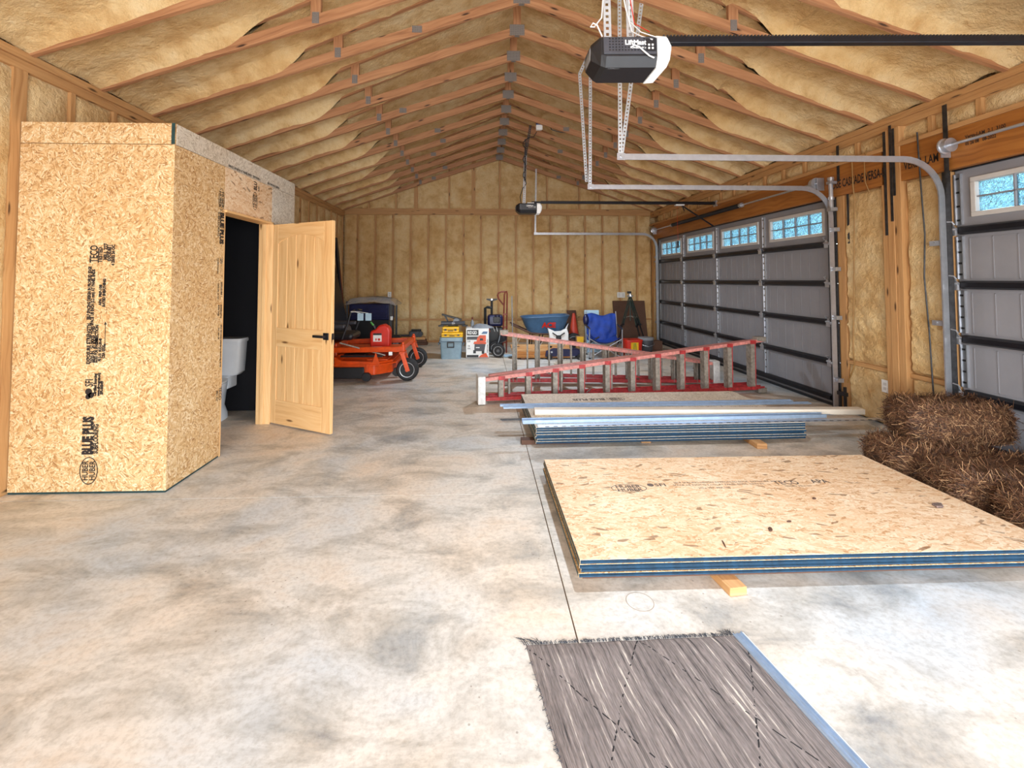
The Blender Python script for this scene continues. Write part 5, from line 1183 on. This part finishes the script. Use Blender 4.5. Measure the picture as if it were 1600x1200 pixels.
# cone, boards
cn = thing('traffic_cone', 'red-orange traffic cone right of the wheelbarrow', 'cone', (2.0, 10.02, 0))
MB().lathe([(.15, .03), (.145, .05), (.03, .735), (.022, .745), (.012, .745), (.01, .70)], n=24).build('cone', M['cone'], cn, smooth=True); MB().box(-.19, .19, -.19, .19, 0, .03).build('base', M['cone'], cn, bev=.01)
lean('plywood_offcut', 'brown board offcut leaning on the back wall between cone and blue chair', 'board', (2.10, 10.62, 0), 0, .22, .78, .02, R(14), 'brown')
lean('foam_board', 'pale blue insulation board leaning upright behind the blue chair', 'board', (2.26, 9.32, 0), 0, .30, .86, .05, R(10), 'iceblue')
lean('folding_table', 'dark brown panel leaning on the back wall behind the tripod', 'panel', (3.48, 10.62, 0), 0, .76, 1.0, .05, R(13), 'brown')
# blue folding chair
fc = thing('camp_chair', 'royal blue folding camp chair in front of the pale blue board', 'chair', (2.32, 8.72, 0), R(-6))
b = MB()
def back(a, c):
    x = -.29 + .58 * a; sag = .10 * math.sin(PI * a) * (1 - c) ; fold = .025 * noise.noise(Vector((a * 6, c * 4, 3)))
    return (x, .26 - .05 * c * 0 + .10 * c - sag * .6 + fold * 1.6, .32 + .47 * c - .07 * math.sin(PI * a) * (1 - c) - .02 * (1 - c) + (.025 * math.sin(9 * a) * c)), (a, c)
b.grid(back, 20, 14); solid(b.build('backrest', M['bluecloth'], fc, smooth=True), .006)
b = MB(); b.grid(lambda a, c: ((-.27 + .54 * a, -.20 + .46 * c, .40 - .09 * math.sin(PI * a) - .05 * math.sin(PI * c) + .012 * noise.noise(Vector((a * 6, c * 5, 8)))), (a, c)), 16, 12); solid(b.build('seat', M['bluecloth'], fc, smooth=True), .006)
for x in (-.30, .30):
    MB().tube([(x, .30, .02), (x, .34, .60), (x * .97, .37, .85)], .010, 8).build('back_post', M['galv'], fc); MB().tube([(x, -.22, .02), (x, -.22, .56)], .010, 8).build('front_leg', M['galv'], fc)
    MB().tube([(x, -.26, .57), (x * 1.02, 0, .575), (x * 1.05, .32, .60)], .016, 6).build('armrest', M['black'], fc, smooth=True)
    MB().tube([(x, -.22, .03), (x * .8, .0, .25), (x * .95, .30, .40)], .009, 6).tube([(x, .30, .03), (x * .9, .05, .22), (x, -.22, .38)], .009, 6).build('side_cross', M['galv'], fc)
    for y in (-.22, .30): MB().lathe([(.022, 0), (.022, .02), (.012, .03)], (x, y, 0), n=10).build('foot', M['black'], fc)
MB().tube([(-.30, -.22, .03), (.0, -.22, .20), (.30, -.22, .38)], .009, 6).tube([(.30, -.22, .03), (.0, -.23, .20), (-.30, -.22, .38)], .009, 6).build('front_cross', M['galv'], fc)
MB().ball((-.30, .33, .68), (.06, .05, .12)).build('cup_pouch', M['navytarp'], fc, smooth=True)
# tripod
tp = thing('survey_tripod', 'dark green survey tripod standing in front of the brown panel', 'tripod', (3.17, 9.76, 0))
for (x, y) in ((-.36, -.14), (.16, -.30), (.46, .30)):
    d = Vector((x, y, -1.12)); h0 = Vector((0, 0, 1.12)); sd = d.cross(Vector((0, 0, 1))).normalized() * .025
    l = MB(); l.bar(h0 + sd, h0 + d * .55 + sd, .014, .02); l.bar(h0 - sd, h0 + d * .55 - sd, .014, .02); l.build('upper_leg', M['tripod'], tp); MB().bar(h0 + d * .42, h0 + d * .985, .018, .022).build('lower_leg', M['black'], tp); MB().bar(h0 + d * .52 - sd * 1.6, h0 + d * .56 + sd * 1.6, .03, .04).build('leg_clamp', M['black'], tp)
    MB().cyl(h0 + d * .94, h0 + d * .9995, .012, .003, 8).build('spike', M['galv'], tp); MB().bar(h0 + d * .40, (0, 0, .70), .01, .014).build('spreader', M['ladgrey'], tp)
MB().cyl((0, 0, .60), (0, 0, 1.12), .014, n=8).build('center_column', M['tripod'], tp); MB().lathe([(.06, 1.11), (.065, 1.13), (.065, 1.145), (.03, 1.15), (.03, 1.18)], n=16).build('head', M['galv'], tp); MB().box(-.06, .02, -.03, .03, 1.18, 1.23).build('mount', M['black'], tp, bev=.006)
# crate and bucket
cr = thing('red_crate', 'red bucket-like box with yellow label at the tripod foot', 'box', (2.93, 8.93, 0))
MB().ringmesh([oval_ring(0, 0, .15, .13, 0, 24, 6), oval_ring(0, 0, .17, .15, .30, 24, 6)]).build('tub', M['redplastic'], cr, smooth=True); MB().ringmesh([oval_ring(0, 0, .178, .158, .29, 24, 6), oval_ring(0, 0, .178, .158, .315, 24, 6)]).build('rim', M['redplastic'], cr, smooth=True); MB().box(-.07, .07, -.168, -.140, .08, .27).build('label', M['yellow'], cr)
for k in (-1, 0, 1): MB().bar((k * .035, -.169, .10), (k * .015, -.1695, .26), .006, .012, (0, 1, 0)).build('label_print', M['greenleaf'], cr)
bk_ = thing('bucket', 'grey plastic bucket with lid right of the red box', 'bucket', (3.275, 9.14, 0))
MB().lathe([(.12, 0), (.148, .27), (.148, .28)], n=24).build('pail', M['darkgrey'], bk_, smooth=True); MB().lathe([(.156, .275), (.158, .31), (.15, .325), (.02, .327)], n=24).build('lid', M['greycloth'], bk_, smooth=True); MB().tube([(-.155, 0, .25), (-.12, -.13, .19), (0, -.17, .16), (.12, -.13, .19), (.155, 0, .25)], .004, 6).build('handle', M['galv'], bk_)
lowb = block('low dark box on the floor against the far right corner', (3.60, 9.6, 0), 0, .30, .24, .20, 'brown', 'storage_box'); lowb['category'] = 'box'

# floor jack, white panel, lumber
fj = thing('floor_jack', 'low dark blue floor jack in front of the wheelbarrow', 'jack', (1.52, 8.62, 0))
b = MB(); b.prism([(-.36, -.11, .05), (-.34, -.11, .16), (-.20, -.11, .21), (.30, -.11, .17), (.37, -.11, .12), (.37, -.11, .06)], (0, .025, 0)); b.prism([(-.36, .085, .05), (-.34, .085, .16), (-.20, .085, .21), (.30, .085, .17), (.37, .085, .12), (.37, .085, .06)], (0, .025, 0)); b.build('side_frame', M['navytarp'], fj, bev=.006)
MB().box(-.30, .25, -.08, .08, .08, .15).build('hydraulic_unit', M['black'], fj, bev=.02); MB().bar((.18, 0, .16), (-.24, 0, .21), .07, .05).build('lift_arm', M['navytarp'], fj, bev=.008); MB().lathe([(.06, 0), (.065, .03), (.05, .035)], (-.26, 0, .21), n=16).build('saddle', M['blackmetal'], fj)
for x in (-.28, .28):
    for y in (-.135, .135): MB().cyl((x, y - .02, .05), (x, y + .02, .05), .05, n=16).build('caster', M['rubber'], fj); MB().cyl((x + .04, y * .87, .14), (x + .04, y * 1.0, .14), .018, n=8).build('bolt', M['galv'], fj)
MB().cyl((.30, 0, .16), (.68, 0, .40), .016, n=8).build('pump_handle', M['black'], fj)
wp = thing('plastic_panel', 'white plastic panel with a black two-pronged bracket above the floor jack', 'panel', (1.49, 8.98, 0))
b = MB(); b.prism([(-.17, 0, 0), (.19, 0, 0), (.20, 0, .42), (.17, 0, .52), (.11, 0, .50), (.06, 0, .47), (-.06, 0, .46), (-.21, 0, .53), (-.18, 0, .40)], (0, .10, 0)); b.build('shell', M['white'], wp, bev=.012)
b = MB(); b.bar((-.12, -.012, .44), (-.03, -.012, .38), .02, .03, (0, 1, 0)); b.bar((.12, -.012, .44), (.03, -.012, .38), .02, .03, (0, 1, 0)); b.box(-.05, .05, -.02, 0, .30, .39); b.build('bracket', M['black'], wp)
for k, (x, mt, w2) in enumerate(((.98, 'brownboard', .20), (.98, 'brownboard', .18), (.96, 'board', .20), (.94, 'board', .16))):
    t = MB().box(-.55, .55, -w2 / 2, w2 / 2, 0, .055).build('lumber_plank', M[mt], bev=.004, loc=(x + .14, 8.62 + .01 * k, .03 + .0565 * k), rotz=R((0, 1.5, -1, 1)[k])); tag(t, ('lowest orange-brown', 'second orange-brown', 'third, pale', 'topmost pale')[k] + ' plank of the lumber pile behind the faded ladder', 'plank', 'lumber pile behind the ladders')
for x in (.75, 1.45):
    t = MB().box(-.045, .045, -.12, .12, 0, .0295).build('wood_block', M['brown'], bev=.003, loc=(x, 8.62, 0)); tag(t, ('left' if x < 1 else 'right') + ' sticker block under the lumber pile behind the faded ladder', 'block')
for k, y in enumerate((8.02, 8.16)):
    t = MB().box(-.50, .62, -.045, .045, 0, .02).build('pale_board', M['osb_grey'], bev=.002, loc=(1.75 + .06 * k, y, 0), rotz=R(-2)); tag(t, ('front', 'rear')[k] + ' pale strip of board lying on the floor behind the faded ladder', 'board')
yb = thing('small_box', 'small yellow and green carton beside the traffic cone', 'box', (1.95, 9.25, 0)); MB().box(-.06, .09, -.05, .05, 0, .34).build('carton', M['kraft'], yb, bev=.003); MB().box(-.05, .08, -.053, -.049, .22, .33).build('print', M['yellow'], yb)

# ================================================================= lamps: the openers' own LED lights
def lamp(x, y, z, p):
    d = bpy.data.lights.new('opener_lamp', 'AREA'); d.shape = 'DISK'; d.size = .09; d.energy = p; d.color = (.76, .88, 1.0); d.spread = R(170)
    o = bpy.data.objects.new('opener_lamp', d); C.objects.link(o); o.location = (x, y, z)
lamp(.765 + .22, 2.52, 2.62, 48); lamp(.735 + .22, 7.75, 2.585, 60)
